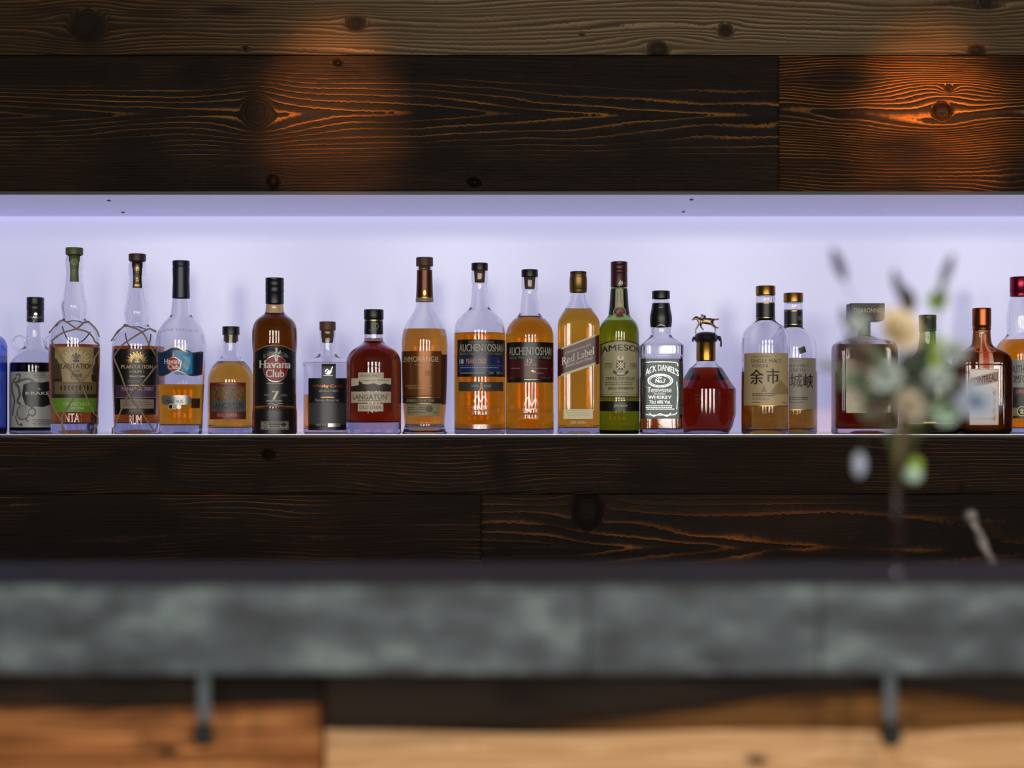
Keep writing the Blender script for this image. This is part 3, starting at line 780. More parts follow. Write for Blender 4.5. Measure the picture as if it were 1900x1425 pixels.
for i in range(7): L.stroke([(560 + i * 8, 830), (580 + i * 5, 850 + i * 6), (562 + i * 7, 890), (590 + i * 2, 930 - i * 3)], 3, pm('#9fcbe0')); L.layer -= 1
L.stroke(top, 6, GOLD); L.stroke(bot, 5, GOLD)
L.disc(494, 886, 52, 52, SILVER); L.disc(494, 886, 46, 48, pm('#b0301f')); L.stroke([(490, 805), (497, 820), (486, 835)], 7, GOLD)
L.text('Havana', 432, 846, 556, 882, WHITE, .02); L.text('Club', 456, 884, 530, 918, WHITE, .02)
L.done()
L = Label(b, 'silver_plaque', C2, label='silver plaque with three small seals')
L.poly([(412, 1112), (424, 1100), (600, 1100), (620, 1118), (620, 1148), (600, 1166), (424, 1166), (412, 1152)], SILVER)
L.rect(620, 1122, 690, 1190, pm('#3a2410'))
L.text('SELECCIÓN DE', 460, 1114, 536, 1124, INK, .02); L.text('MAESTROS', 446, 1130, 560, 1156, INK, .02, True)
for x, m in ((474, BLACK), (503, pm('#b9a87a')), (532, SILVER)): L.disc(x, 1180, 18, 19, pm('#d5cfc0')); L.disc(x, 1180, 14, 15, m)
L.done()
L = Label(b, 'embossed_lettering', C2, refy=610); L.text('RONERA SAN JOSÉ', 398, 635, 668, 664, EMB, .02, arch=10); L.done()

# --- small golden round bottle
b = Bottle('whisky_bottle', 'short round whisky bottle of light amber with grey and dark red label', 428.5, .09,
           [(610, 13), (640, 13.8), (655, 14.4), (663, 17), (670, 24.5), (679, 33), (690, 39), (702, 42), (715, 42.6), (805, 42.6)], level=671.5, liq=GOLDEN, tb=12)
b.cap([(606, 15.8), (621.5, 15.8)], PLAST_BLK, inner=(13.2, 610)); b.cap([(621.5, 11), (636, 10.6)], CORK, 'cork')
L = Label(b, 'front_label', C3, label='brown picture label with grey and dark red bands')
L.rect(80, 962, 362, 1250, pm('#5a3a20')); L.rect(80, 962, 362, 990, pm('#6d1f22')); L.rect(100, 992, 362, 1105, pm('#6b4a26'))
for i in range(16):
    x = 110 + (i * 61) % 235; y = 1000 + (i * 37) % 90
    L.stroke([(x, y), (x + 14, y + 10), (x + 4, y + 22)], 8, pm('#8a6a35' if i % 2 else '#3c2815')); L.layer -= 1
L.rect(96, 1102, 360, 1188, pm('#4f5052')); L.text('LANGATUN', 108, 1122, 345, 1162, INK, .0, True); L.dashes(130, 1166, 330, 1176, 1, INK)
L.rect(105, 1190, 315, 1250, pm('#6d1f22')); L.text('GOLDDEER', 138, 1204, 295, 1227, pm('#c98f7c'), .0, True); L.dashes(150, 970, 300, 982, 1, pm('#b87a6a'))
L.rect(315, 1190, 362, 1250, pm('#4a2c16'))
L.done()

# --- dark brown rum with black label
b = Bottle('rum_bottle', 'dark brown rum bottle with black label and big red disc', 509.6, .055,
           [(520, 14.5), (563, 15.2), (566, 16.3), (578, 16.7), (583, 19.5), (588, 27), (595, 35), (604, 39.5), (615, 41.5), (640, 41.6), (650, 40.5), (655, 39.6), (755, 39.6), (762, 41), (770, 41.4), (805, 41.4)], gl=glass('brown_glass', (.62, .42, .2), .006), level=582, liq=liquid('dark_rum', (.22, .07, .008), .08), tb=6)
b.cap([(516, 17), (520, 17), (521, 16.4), (522, 17), (531, 17), (532, 16.5), (533, 17), (543, 17), (544.5, 16.2), (546, 17), (564, 16.9)], PLAST_BLK, inner=(15.3, 520))
L = Label(b, 'front_label', C3, label='black arched label with red disc')
arch = [(432 + i * 15.5, 672 + 50 * ((i - 10) / 10.0) ** 2) for i in range(21)]
L.poly(arch + [(742, 1152), (432, 1152)], BLACK)
L.stroke(arch, 6, pm('#a07a3c', .35)); L.stroke([(432, 1150), (590, 1146), (742, 1150)], 5, pm('#a07a3c', .35))
L.disc(593, 856, 99, 104, SILVER); L.disc(593, 856, 94, 99, pm('#8f1820'))
L.text('Havana', 468, 790, 710, 852, pm('#d8d2c6', .35), .03); L.text('Club', 516, 862, 660, 922, pm('#d8d2c6', .35), .03)
for pts, wd in (([(600, 705), (598, 730)], 14), ([(598, 725), (575, 745), (590, 758)], 7), ([(600, 728), (622, 735), (628, 715)], 7), ([(596, 740), (590, 770), (598, 800)], 12), ([(602, 745), (606, 775), (600, 800)], 9)): L.stroke(pts, wd, pm('#d8d2c6', .35))
L.disc(598, 702, 9, 10, pm('#d8d2c6', .35))
L.text('EL RON DE CUBA', 500, 735, 690, 765, pm('#8d857a'), 0, arch=20)
L.dashes(520, 966, 665, 978, 1, pm('#b9b2a8'), .6)
L.text('7', 564, 1030, 618, 1098, pm('#dccfa8', .35), .03); L.text('AÑEJO', 502, 1050, 552, 1070, pm('#9a9182'), 0); L.text('AÑOS', 630, 1050, 680, 1070, pm('#9a9182'), 0)
L.dashes(520, 1102, 655, 1118, 1, pm('#b9b2a8'), .5); L.stroke([(530, 1130), (560, 1124), (590, 1136), (620, 1124), (650, 1130)], 4, pm('#b9b2a8'))
L.done()
L = Label(b, 'lower_label', C3, label='black lower label with pale stamp')
L.rect(428, 1165, 748, 1360, BLACK); L.rect(478, 1266, 692, 1328, pm('#8d887e')); L.frame(482, 1270, 688, 1324, 4, INK); L.ringd(513, 1297, 17, 5, INK); L.rect(540, 1282, 640, 1292, INK); L.rect(545, 1300, 630, 1308, INK); L.disc(655, 1290, 24, 12, INK); L.disc(655, 1306, 20, 6, pm('#5c5850'))
L.done()

# --- black label whisky with cork
b = Bottle('whisky_bottle', 'clear whisky bottle with sharp shoulder, wooden stopper and black stepped label', 607.8, .115,
           [(613, 13), (614, 15), (616, 15.7), (621, 15.7), (624, 14.6), (640, 14.4), (655, 14.6), (662, 20), (667, 31), (672, 42), (674, 46), (674, 46), (676.5, 45.6), (679, 44.2), (700, 44.4), (805, 44.4)], level=732, liq=AMBER, tb=9)
b.cap([(597, 15), (613, 15)], WOODCAP, 'stopper'); b.cap([(613, 12.2), (622, 12), (636, 10)], CORK, 'cork')
L = Label(b, 'front_label', C4, label='black stepped label with a woven lower half')
DK = pm('#141316', .4)
L.poly([(247, 660), (385, 660), (385, 800), (500, 800), (500, 1310), (118, 1310), (118, 800), (247, 800)], DK)
L.stroke([(280, 740), (300, 715), (330, 735), (355, 685)], 9, SILVER); L.stroke([(285, 755), (320, 762), (345, 730)], 8, SILVER); L.disc(315, 745, 18, 12, SILVER); L.dashes(262, 772, 370, 782, 1, SILVER)
L.text('Whisky Castle', 160, 862, 455, 900, COPPER, .01); L.text('SINGLE MALT', 220, 916, 408, 935, pm('#b5b2ae'), .01)
L.stroke([(238, 989), (305, 987), (370, 989)], 4, GOLD); L.text('Family Reserve', 182, 1003, 415, 1036, pm('#a9a6a2'), .0, slant=.3)
L.rect(120, 1036, 500, 1260, pm('#1f1e20'))
for i in range(-9, 28):
    for sgn in (1, -1):
        xa = 120 + i * 22; pts = []
        y0, y1 = 1042, 1255; xb = xa + sgn * 190
        t0, t1 = 0.0, 1.0
        lo, hi = 122, 498
        if xb != xa:
            ta, tb_ = sorted(((lo - xa) / (xb - xa), (hi - xa) / (xb - xa))); t0, t1 = max(t0, ta), min(t1, tb_)
        if t1 - t0 < .05: continue
        P0 = (xa + (xb - xa) * t0, y0 + (y1 - y0) * t0); P1 = (xa + (xb - xa) * t1, y0 + (y1 - y0) * t1)
        L.stroke([P0, tuple((u + v) / 2 for u, v in zip(P0, P1)), P1], 3.2, pm('#6b6a6c', .35), smooth=True); L.layer -= 1
L.layer += 1
L.rect(308, 1243, 430, 1278, SILVER); L.text('40% Vol.', 190, 1248, 300, 1266, pm('#a9a6a2'), 0)
L.done()

# --- red-brown round bottle with black cap
b = Bottle('whisky_bottle', 'broad round bottle of dark red-brown whisky with cream stepped label and black cap', 693.4, .055,
           [(578, 15), (592, 16), (596, 16.8), (630, 17.3), (635, 18.5), (640, 27), (647, 37.5), (656, 45.5), (667, 50), (680, 51), (805, 51)], level=628, liq=RED, tb=22, punt=6)
b.cap([(574.6, 18.3), (589, 18.3)], PLAST_BLK, inner=(15.6, 578)); b.cap([(589, 18.4), (591, 18.4), (593, 17.6)], PLAST_BLK, 'collar', inner=(16.6, 589.5))
b.sleeve(593, 620, BLACK, label='black neck wrap')
L = Label(b, 'neck_print', C4, refy=606, off0=.7); L.rect(668, 230, 850, 238, GOLD); L.text('LD', 735, 262, 805, 318, pm('#8a8782'), 0, True); L.dashes(705, 328, 815, 338, 1, pm('#8a8782')); L.done()
L = Label(b, 'front_label', C4, label='cream stepped label with castle picture')
CR = pm('#b5ab96'); CRD = pm('#2b2320')
L.rect(605, 745, 855, 802, CR); L.rect(538, 802, 925, 900, pm('#c6bda6')); L.text('SINGLE MALT', 625, 768, 815, 785, INK, 0, True)
L.poly([(538, 880), (610, 870), (612, 838), (618, 822), (628, 840), (640, 838), (645, 856), (700, 862), (760, 850), (810, 870), (860, 852), (925, 864), (925, 928), (538, 928)], CRD)
L.text('Langatun Whisky', 620, 812, 915, 836, INK, 0, slant=.3)
L.rect(538, 932, 925, 1042, CR); L.text('LANGATUN', 555, 962, 885, 1008, INK, 0, True); L.dashes(600, 1018, 860, 1030, 1, INK); L.rect(888, 948, 908, 972, pm('#9c2a22')); L.rect(896, 952, 900, 968, WHITE); L.rect(892, 958, 904, 962, WHITE)
L.rect(603, 1050, 850, 1126, CR); L.text('OLD DEER', 620, 1072, 832, 1102, INK, 0, True)
L.done()

# --- tall bottle, orange-brown label
b = Bottle('whisky_bottle', 'tall slender whisky bottle with bronze foil neck and orange-brown label turned to the left', 787.8, .075,
           [(494, 14), (500, 15), (502, 14), (505, 14), (530, 14.6), (560, 15.7), (570, 16.6), (576, 18.6), (585, 24), (592, 29.5), (603, 35.5), (614, 39.5), (630, 42.6), (655, 42.8), (700, 41.8), (745, 40.6), (770, 38.6), (786, 37), (794, 38), (805, 42.6)], level=611.5, liq=PALE, tb=14, punt=9)
b.cap([(478, 15.8), (494, 15.8)], WOODCAP, 'stopper'); b.cap([(494, 11), (501, 11)], CORK, 'cork')
b.sleeve(502, 560, pbr('bronze_foil', '#5a3524', .34, .75), label='bronze foil neck wrap')
L = Label(b, 'neck_print', C5, refy=545, off0=.8); L.rect(165, 366, 294, 394, pm('#8d8064')); L.rect(165, 362, 294, 366, GOLD); L.text('TAIN', 205, 372, 250, 388, INK, 0); L.disc(229, 330, 10, 20, GOLD); L.done()
L = Label(b, 'front_label', C5, label='orange-brown metallic label above a cream strip')
OB = pm('#7a4a24', .3, .55, 'bronze_paper')
L.rect(62, 757, 352, 1085, OB); L.rect(352, 780, 392, 1150, pm('#3f2418', .4)); L.rect(62, 1085, 352, 1140, pm('#2a1a14')); L.rect(75, 1095, 345, 1102, GOLD)
uo = b.s_of(L.X(330), L.refy)
L.text('GLENMORANGIE', 0, 798, 0, 836, pm('#c9b48c', .3), .0, True, arc=(uo - 86, uo)); L.text('TARLOGAN', 158, 852, 286, 866, pm('#a98c60', .3), 0, True)
L.frame(185, 885, 213, 980, 4, pm('#a8763a', .3)); L.ringd(199, 930, 11, 3, pm('#c08a4a', .3), ry=36); L.dashes(85, 900, 170, 945, 3, pm('#5a3820')); L.dashes(228, 905, 310, 945, 3, pm('#5a3820'))
L.text('HIGHLAND SINGLE MALT', 92, 1005, 285, 1018, pm('#b89868', .3), 0); L.text('SCOTCH WHISKY', 105, 1024, 240, 1038, pm('#b89868', .3), 0)
L.text('LEGENDS COLLECTION', 92, 1112, 300, 1132, pm('#b9a684'), .0, True)
L.rect(90, 1140, 345, 1232, pm('#8f8564')); L.rect(90, 1140, 345, 1146, GOLD); L.dashes(120, 1150, 245, 1160, 1, INK); L.dashes(98, 1168, 162, 1196, 2, INK, seed=5); L.dashes(178, 1168, 240, 1196, 2, INK, seed=6); L.rect(169, 1166, 172, 1200, INK); L.dashes(98, 1206, 260, 1216, 1, INK); L.disc(265, 1182, 27, 27, pm('#5a5340')); L.dashes(300, 1208, 326, 1218, 1, INK)
L.done()

# --- the two square-shouldered pair, blue and maroon labels
def auchen(cx, y, dx, prof, label, level, liq, age, band, ages, crop, ly0, ly1, x0, x1, lab2):
    b = Bottle('whisky_bottle', label, cx, y, prof, level=level, liq=liq, tb=9, punt=5, t=3.2)
    t = prof[0][0]
    b.cap([(t - 13.5, 15.4), (t, 15.4)], PLAST_BLK, 'stopper'); b.cap([(t, 10.5), (t + 6, 10.2), (t + 22, 9.2)], CORK, 'cork')
    L = Label(b, 'front_label', crop, label=lab2)
    h = ly1 - ly0
    L.rect(x0, ly0, x1, ly1, BLACK); by0, by1 = ly0 + h * .45, ly0 + h * .86
    L.rect(x0 + 6, ly0 + h * .44, x1 - 6, ly0 + h * .88, pm(band, .32))
    L.text('AUCHENTOSHAN', x0 + 16, ly0 + h * .12, x1 - 15, ly0 + h * .325, pm('#bdb6aa'), .012); L.text('SINGLE MALT SCOTCH WHISKY', x0 + 16, ly0 + h * .355, x1 - 16, ly0 + h * .42, pm('#9a948a'), .005)
    L.rect(x0 + 15, ly0 + h * .335, x1 - 15, ly0 + h * .34, pm('#6d6860'))
    return b, L
b, L = auchen(890, .075, 0, [(502, 14.5), (505, 16), (522, 16), (527, 13.9), (545, 15), (568, 17.2), (574, 20), (581, 29), (590, 38.5), (600, 44.8), (612, 47.3), (625, 47.5), (805, 47.5)],
    'clear whisky bottle with black and dark blue label, left of its maroon-banded twin', 618.5, AMBER, '18', '#1d2c5c', None, C5, 672, 946, 470, 820, 'black label with dark blue band')
L.text('THE TRIPLE DISTILLED', 550, 684, 738, 698, pm('#8a847a'), 0)
L.text('18', 487, 816, 516, 850, pm('#e0d8c8'), .02); L.text('YEARS OLD', 530, 814, 682, 850, pm('#c9854a', .35), .03)
L.rect(482, 862, 800, 865, pm('#5c6a94')); L.dashes(490, 876, 800, 888, 1, pm('#9aa2b8')); L.dashes(490, 916, 690, 930, 1, pm('#a8a49c')); L.text('700ml', 700, 908, 735, 928, pm('#a8a49c'), 0); L.text('43% vol', 755, 908, 800, 928, pm('#a8a49c'), 0); L.disc(770, 832, 12, 12, pm('#8a3f2a'))
L.done()
L = Label(b, 'band_label', C5, label='narrow grey band with golden letter'); L.rect(480, 984, 806, 1052, pm('#3c3a38')); L.text('A', 630, 975, 662, 1060, pm('#e0a95c', .35), .01); L.text('LIMITED', 575, 1006, 626, 1022, pm('#b5b0a8'), 0); L.text('RELEASE', 664, 1006, 716, 1022, pm('#b5b0a8'), 0); L.done()
L = Label(b, 'embossed_lettering', C5); L.text('AUCHENTOSHAN', 482, 1158, 800, 1188, EMB, .02); L.text('DISTILLERS', 530, 1200, 740, 1224, EMB, .02); L.stroke([(590, 1130), (620, 1085), (640, 1130), (665, 1090), (690, 1130)], 8, EMB); L.rect(482, 1296, 806, 1330, EMB); L.done()
b, L = auchen(982.8, .075, 0, [(514, 14), (517, 15.5), (535, 15.6), (539, 13.9), (555, 15.2), (580, 18.4), (586, 22), (592, 29), (600, 36.5), (610, 42), (620, 44.6), (632, 44.8), (805, 44.8)],
    'clear whisky bottle with black and maroon label, right of its blue-banded twin', 588, AMBER, '12', '#4a161c', None, C6, 692, 988, 82, 422, 'black label with maroon band')
L.text('12', 228, 816, 268, 846, pm('#d8bfa0', .35), .02); L.text('YEARS OLD', 208, 852, 298, 864, pm('#c0926a', .35), .02); L.dashes(112, 882, 186, 892, 1, pm('#a89a94')); L.dashes(255, 882, 390, 892, 1, pm('#a89a94')); L.stroke([(258, 905), (275, 900), (270, 912), (292, 908)], 4, GOLD); L.rect(290, 918, 350, 921, pm('#a89a94')); L.text('70cl e', 104, 945, 145, 962, pm('#5c5650'), 0); L.text('40% vol', 330, 945, 395, 962, pm('#5c5650'), 0); L.dashes(205, 964, 340, 974, 1, GOLD)
L.done()
L = Label(b, 'embossed_lettering', C6); L.text('AUCHENTOSHAN', 95, 1180, 412, 1212, EMB, .02); L.text('DISTILLERS', 150, 1226, 345, 1252, EMB, .02); L.stroke([(205, 1158), (240, 1095), (262, 1158), (290, 1110), (315, 1158)], 8, EMB); L.done()

# --- square bottle with slanted red label
b = Bottle('whisky_bottle', 'square golden whisky bottle with slanted dark red label and gold cap', 1073, .07,
           [(508, 13), (543, 14.2), (548, 14.6), (560, 16.5, 2.1), (570, 22.5, 2.6), (580, 29.5, 3.4), (591, 36.2, 4.5), (598, 38.4, 5.5), (606, 38.8, 6), (606, 38.8, 6), (805, 38.8, 6)], level=574.5, liq=liquid('bright_golden_spirit', (.93, .42, .025), .075), n=2, d=1.0, tb=12, punt=7, t=4)
b.cap([(504, 15.4), (508, 15.4)], pbr('dark_red_cap_top', '#4a1216', .4), 'cap_top')
b.cap([(508, 15.3), (514, 15.4), (515, 16.2), (520, 16.4), (536, 16.4), (537, 15.8), (538, 16.3), (543, 15.6)], pbr('antique_gold_cap', '#7d6236', .38, .8), inner=(14.4, 510))
L = Label(b, 'front_label', C6, refy=690, label='slanted dark red label with cream edges')
RL = pm('#471318', .38)
ya = lambda x: 752 - (x - 455) * .385; yb_ = lambda x: 952 - (x - 455) * .345
xs_ = [452, 520, 600, 680, 760]
L.poly([(x, ya(x)) for x in xs_] + [(x, yb_(x)) for x in xs_[::-1]], RL)
L.poly([(x, ya(x) - 7) for x in (480, 600, 732)] + [(x, ya(x) + 5) for x in (732, 600, 480)], CREAM); L.poly([(x, yb_(x) - 16) for x in (480, 600, 732)] + [(x, yb_(x) + 2) for x in (732, 600, 480)], CREAM)
L.text('JOHNNIE WALKER', 505, 733, 700, 758, pm('#c0a48c'), 0, True, slope=-.36)
L.text('Red Label', 486, 766, 722, 822, pm('#e2dac8'), .012, True, slope=-.36)
L.text('Blended Scotch Whisky', 515, 824, 712, 856, pm('#cfc2ac'), 0, slope=-.33, slant=.3)
L.done()
L = Label(b, 'lower_label', C6, label='small cream lower label'); L.rect(498, 1184, 712, 1256, pm('#dccfa4')); L.dashes(512, 1192, 700, 1244, 4, pm('#c4b285')); L.text('John Walker', 545, 1268, 668, 1298, pm('#d8cba8'), 0, slant=.35)
L.done()

# --- green bottle
GGL = glass('green_glass', (.30, .55, .10), .006)
b = Bottle('whiskey_bottle', 'green whiskey bottle with arched cream label and maroon cap', 1148.6, .085,
           [(490, 14), (532, 14.8), (540, 15.5), (560, 16.6), (580, 18.4), (587, 20.5), (594, 28), (602, 33.8), (612, 36.8), (625, 37.4), (805, 37.4)], gl=GGL, level=596, liq=GOLDEN, tb=6)
b.cap([(486, 15.6), (491, 15.6), (492, 15), (493, 15.6), (500, 15.6), (501, 15.1), (502, 15.6), (506, 15.6), (507, 15), (509, 15.6), (532.7, 15.7)], pbr('maroon_cap', '#3d1218', .35), inner=(14.9, 490))
L = Label(b, 'cap_print', C7, refy=525, off0=1.2); L.stroke([(236, 235), (250, 205), (244, 240), (262, 212), (260, 240)], 6, pm('#dcd2b8')); L.stroke([(262, 226), (300, 222)], 4, pm('#a08a6a')); L.done()
b.sleeve(536, 583, pbr('dark_green_foil', '#0f1c16', .4), label='dark green neck wrap')
L = Label(b, 'neck_label', C7, refy=560, off0=.8, label='cream neck strip with round seal'); L.rect(211, 268, 271, 420, pm('#a8a27e')); L.dashes(224, 285, 232, 380, 7, INK); L.dashes(246, 285, 254, 380, 7, INK); L.disc(243, 446, 46, 46, pm('#b0a684')); L.disc(243, 446, 40, 40, pm('#6b4436')); L.text('JJ&S', 220, 434, 268, 458, pm('#c9bd9a'), 0, True); L.done()
L = Label(b, 'front_label', C7, label='arched cream label with crest')
JC = pm('#a39a73')
arch = [(94 + i * 15, 660 + 30 * ((i - 10) / 10.0) ** 2) for i in range(21)]
L.poly(arch + [(394, 1086), (94, 1086)], JC); L.stroke(arch, 8, INK); L.rect(96, 1080, 394, 1088, INK); L.rect(96, 1064, 394, 1068, pm('#6a6248'))
L.text('JAMESON', 98, 702, 390, 762, pm('#1f1c16'), .02, True, arch=26)
CRS = pm('#4a1e1c'); CG = pm('#d8c79a', .35)
L.rect(218, 812, 284, 880, CRS); L.stroke([(222, 816), (280, 876)], 7, CG, False); L.stroke([(280, 816), (222, 876)], 7, CG, False)
for x, y in ((251, 828), (251, 864), (231, 846), (271, 846)): L.disc(x, y, 6, 7, CG)
L.disc(250, 790, 26, 18, CG); L.disc(250, 786, 10, 14, pm('#a0905f')); L.stroke([(196, 890), (225, 912), (250, 916), (278, 912), (306, 890)], 20, pm('#3c3226')); L.stroke([(222, 908), (250, 912), (280, 908)], 10, CG)
L.text('ESTD', 134, 840, 186, 858, INK, 0, True); L.text('1780', 322, 840, 366, 858, INK, 0, True)
for x0, x1 in ((134, 190), (318, 370)): L.rect(x0, 830, x1, 833, INK); L.rect(x0, 864, x1, 867, INK)
L.text('TRIPLE DISTILLED', 140, 935, 358, 955, INK, .005, True); L.rect(140, 962, 360, 965, pm('#6a6248')); L.dashes(130, 974, 362, 1002, 2, pm('#3c3628')); L.text('IRISH WHISKEY', 158, 1010, 344, 1030, INK, .005, True); L.dashes(190, 1050, 315, 1058, 1, pm('#4c4636'))
L.done()
L = Label(b, 'lower_label', C7, label='black lower band with signature'); L.rect(94, 1116, 396, 1192, BLACK); L.rect(94, 1100, 396, 1106, pm('#6d5a2a')); L.text('Jameson', 196, 1134, 300, 1168, pm('#c0a070', .35), 0, slant=.3); L.done()

# --- square black-label whiskey
b = Bottle('whiskey_bottle', 'square clear whiskey bottle with black and silver filigree label and black neck wrap', 1226.4, .075,
           [(548, 15), (563, 15.8), (575, 17.5), (588, 20.3), (600, 19.8), (610, 18.6), (621, 18.8), (626, 21.5, 2.3), (633, 30, 3.4), (640, 38, 5), (643, 39.6, 7), (643, 39.6, 7), (662, 39.6, 7), (664, 38.6, 7), (780, 38.6, 7), (784, 39.4, 7), (805, 39.4, 7)], level=700, liq=DEEP, n=2, tb=9, t=3.5, smooth=1)
b.cap([(540, 16.6), (554.8, 16.6)], PLAST_BLK, inner=(15.2, 548))
b.sleeve(563, 607, BLACK, label='black neck wrap')
L = Label(b, 'neck_print', C7, refy=600, off0=.8); L.dashes(530, 405, 575, 415, 1, SILVER); L.done()
L = Label(b, 'neck_emblem', C7, refy=600, off0=.8); L.stroke([(520, 552), (555, 540), (590, 552)], 8, SILVER); L.done()
L = Label(b, 'front_label', C7, refy=720, label='black label with silver lettering and scrolls')
JS = pm('#c4c6c4', .25, .75, 'silver_print'); JG = pm('#555d5b', .45, .6, 'grey_foil')
L.rect(398, 796, 716, 1248, BLACK); L.rect(412, 800, 690, 1244, JG)
L.text("JACK DANIEL'S", 430, 862, 688, 924, JS, .012, True, arch=46)
L.ringd(550, 962, 94, 8, JS, ry=52); L.ringd(550, 962, 78, 4, JS, ry=40); L.text('Old', 520, 930, 560, 946, JS, 0); L.text('No.7', 512, 948, 590, 978, JS, .02, True)
L.text('Tennessee', 455, 1012, 634, 1050, JS, .005, True); L.text('SOUR MASH', 500, 1058, 590, 1066, JS, 0); L.text('WHISKEY', 458, 1074, 636, 1100, JS, .015, True); L.text('70cl 40% Vol.', 470, 1110, 626, 1136, JS, .0)
L.dashes(432, 1148, 662, 1186, 3, JS, .5)
for pts in ([(420, 850), (425, 830), (460, 822), (550, 820), (640, 822), (676, 832), (680, 852)], [(425, 950), (416, 1010), (425, 1080), (416, 1140), (424, 1200), (450, 1218), (550, 1222), (650, 1218), (676, 1200)], [(470, 1205), (500, 1230), (550, 1212), (600, 1230), (630, 1205)], [(440, 970), (425, 990), (445, 1010)], [(672, 970), (680, 1060), (672, 1180)]):
    L.stroke(pts, 5, JS)
L.dashes(700, 820, 708, 1220, 26, JS, .6)
L.done()

# --- faceted round bottle with horse stopper
b = Bottle('bourbon_bottle', 'squat faceted bourbon bottle with dark wax neck and galloping horse stopper', 1309.8, .135,
           [(633, 15.5), (668, 16.5), (672, 18), (677, 22), (681, 27), (683, 30), (683, 30), (706, 44.5), (706, 44.5), (722, 55.4), (722, 55.4), (768, 55.4), (768, 55.4), (788, 50), (788, 50), (805, 43.5)], level=683, liq=BLOOD, tb=8, punt=4, N=56, smooth=1, sharp=20)
GB = pbr('gold_foil_wrap', '#8a6428', .22, .95)
b.cap([(634.5, 17.8), (669, 17.8)], GB, 'neck_foil', inner=(16.6, 634.8))
WAX = pbr('dark_wax', '#17121a', .35)
path = [(615.5, 0, 2, 1), (616, 9, 2, 1), (617.5, 15, 2, 1), (620, 19.5, 2, 1), (624, 21, 2, 1), (629, 22.4, 2, 1), (633, 20.5, 2, 1), (635, 18.4, 2, 1), (635, 0, 2, 1)]
wx = b.lathe('wax_seal', path, WAX, 40)
mb = MB(); kz = lambda x, y, yy=0: ((x - b.cx) * b.k, yy * b.k, b.z(y))
mb.tube([kz(1287.5, 626, -4), kz(1285, 631, -5), kz(1284.5, 634.5, -5)], [2.6 * b.k, 2 * b.k, 1.2 * b.k], 8)
mb.build('wax_drip', WAX, wx); mb = MB(); mb.tube([kz(1330, 624, -3), kz(1335.5, 625, -3), kz(1337, 631, -3), kz(1337.5, 637, -3), kz(1337, 643.5, -3)], [1.6 * b.k] * 5, 8)
mb.build('wax_string', WAX, wx); mb = MB(); mb.tube([kz(1331, 625, -6), kz(1333.5, 629, -6), kz(1334, 633, -6)], [1.5 * b.k, 1.8 * b.k, 1.2 * b.k], 8)
mb.build('wax_drip', WAX, wx)
BRONZE = pbr('antique_bronze', '#7d6c50', .25, .95)
def skin(name, chains, mat, parent, sub=2):
    me = bpy.data.meshes.new(name); V = []; E = []; R = []
    key = {}
    for ch in chains:
        prev = None
        for (x, y, yy, r) in ch:
            k_ = (x, y, yy)
            if k_ not in key: key[k_] = len(V); V.append(kz(x, y, yy)); R.append(r * 1.22 * b.k)
            if prev is not None: E.append((prev, key[k_]))
            prev = key[k_]
    me.from_pydata(V, E, []); o = bpy.data.objects.new(name, me); COL.objects.link(o)
    o.modifiers.new('skin', 'SKIN').use_smooth_shade = True
    sv = me.skin_vertices[0].data
    for i, r in enumerate(R): sv[i].radius = (r, r); sv[i].use_root = (i == 0)
    s2 = o.modifiers.new('sub', 'SUBSURF'); s2.levels = sub; s2.render_levels = sub
    dg = bpy.context.evaluated_depsgraph_get(); ev = bpy.data.meshes.new_from_object(o.evaluated_get(dg))
    bpy.data.objects.remove(o)
    ev.materials.clear(); ev.materials.append(mat); n = bpy.data.objects.new(name, ev); COL.objects.link(n); n.parent = parent; return n
hr = skin('horse_figure', [
    [(1309.5, 595.2, 0, 4.4), (1303.5, 595.5, 0, 4.3), (1298.5, 594.5, 0, 3.6), (1294.6, 590.5, 0, 2.5), (1291, 588.8, 0, 2.1), (1287.4, 591.5, 0, 1.7), (1284, 594, 0, 1.1)],
    [(1291, 588.8, 0, 2.1), (1291.8, 586.2, 0, .7)],
    [(1309.5, 595.2, 0, 4.4), (1316, 594.5, 0, 4.3), (1321, 593.8, 0, 2.8), (1326, 592.8, 0, 1.3), (1331, 592.6, 0, 1.4), (1334.6, 591.6, 0, .8)],
    [(1298.5, 594.5, 0, 3.6), (1297.5, 600.5, -2, 1.7), (1293.6, 606.5, -2.5, 1.15), (1290.3, 612.5, -2.5, .95), (1290.5, 618.6, -2.5, 1.2)],
    [(1303.5, 595.5, 0, 4.3), (1300, 602.5, 2, 1.6), (1301.8, 608.5, 2.5, 1.1), (1305.5, 610.5, 2.5, 1.0), (1304, 613, 2.5, .9)],
    [(1316, 594.5, 0, 4.3), (1319.5, 601, -2, 2.2), (1325, 606, -2.5, 1.2), (1327.5, 611.5, -2.5, 1.0), (1325.5, 620.2, -2.5, 1.2)],
    [(1321, 593.8, 0, 2.8), (1322.5, 601.5, 2, 1.9), (1328.5, 606.8, 2.5, 1.15), (1331.5, 608.6, 2.5, .9), (1334, 607.2, 2.5, .9)]], BRONZE, b.root)
hr['label'] = 'bronze galloping horse'
skin('jockey_figure', [[(1307.5, 590.5, 0, 2.2), (1308.4, 586.5, 0, 2.0), (1304.5, 584.8, 0, 1.7), (1300.3, 585.2, 0, 1.6)], [(1304.5, 584.8, 0, 1.7), (1302.5, 588.5, -1.6, .8), (1298.5, 589.3, -1, .7)], [(1307.5, 590.5, 0, 2.2), (1303.5, 592.5, -4, 1.0), (1306, 596.5, -4.6, .9)]], BRONZE, hr)
L = Label(b, 'side_print', C8, refy=740); L.dashes(170, 1010, 300, 1100, 3, pm('#3a0c08'), .25); L.done()
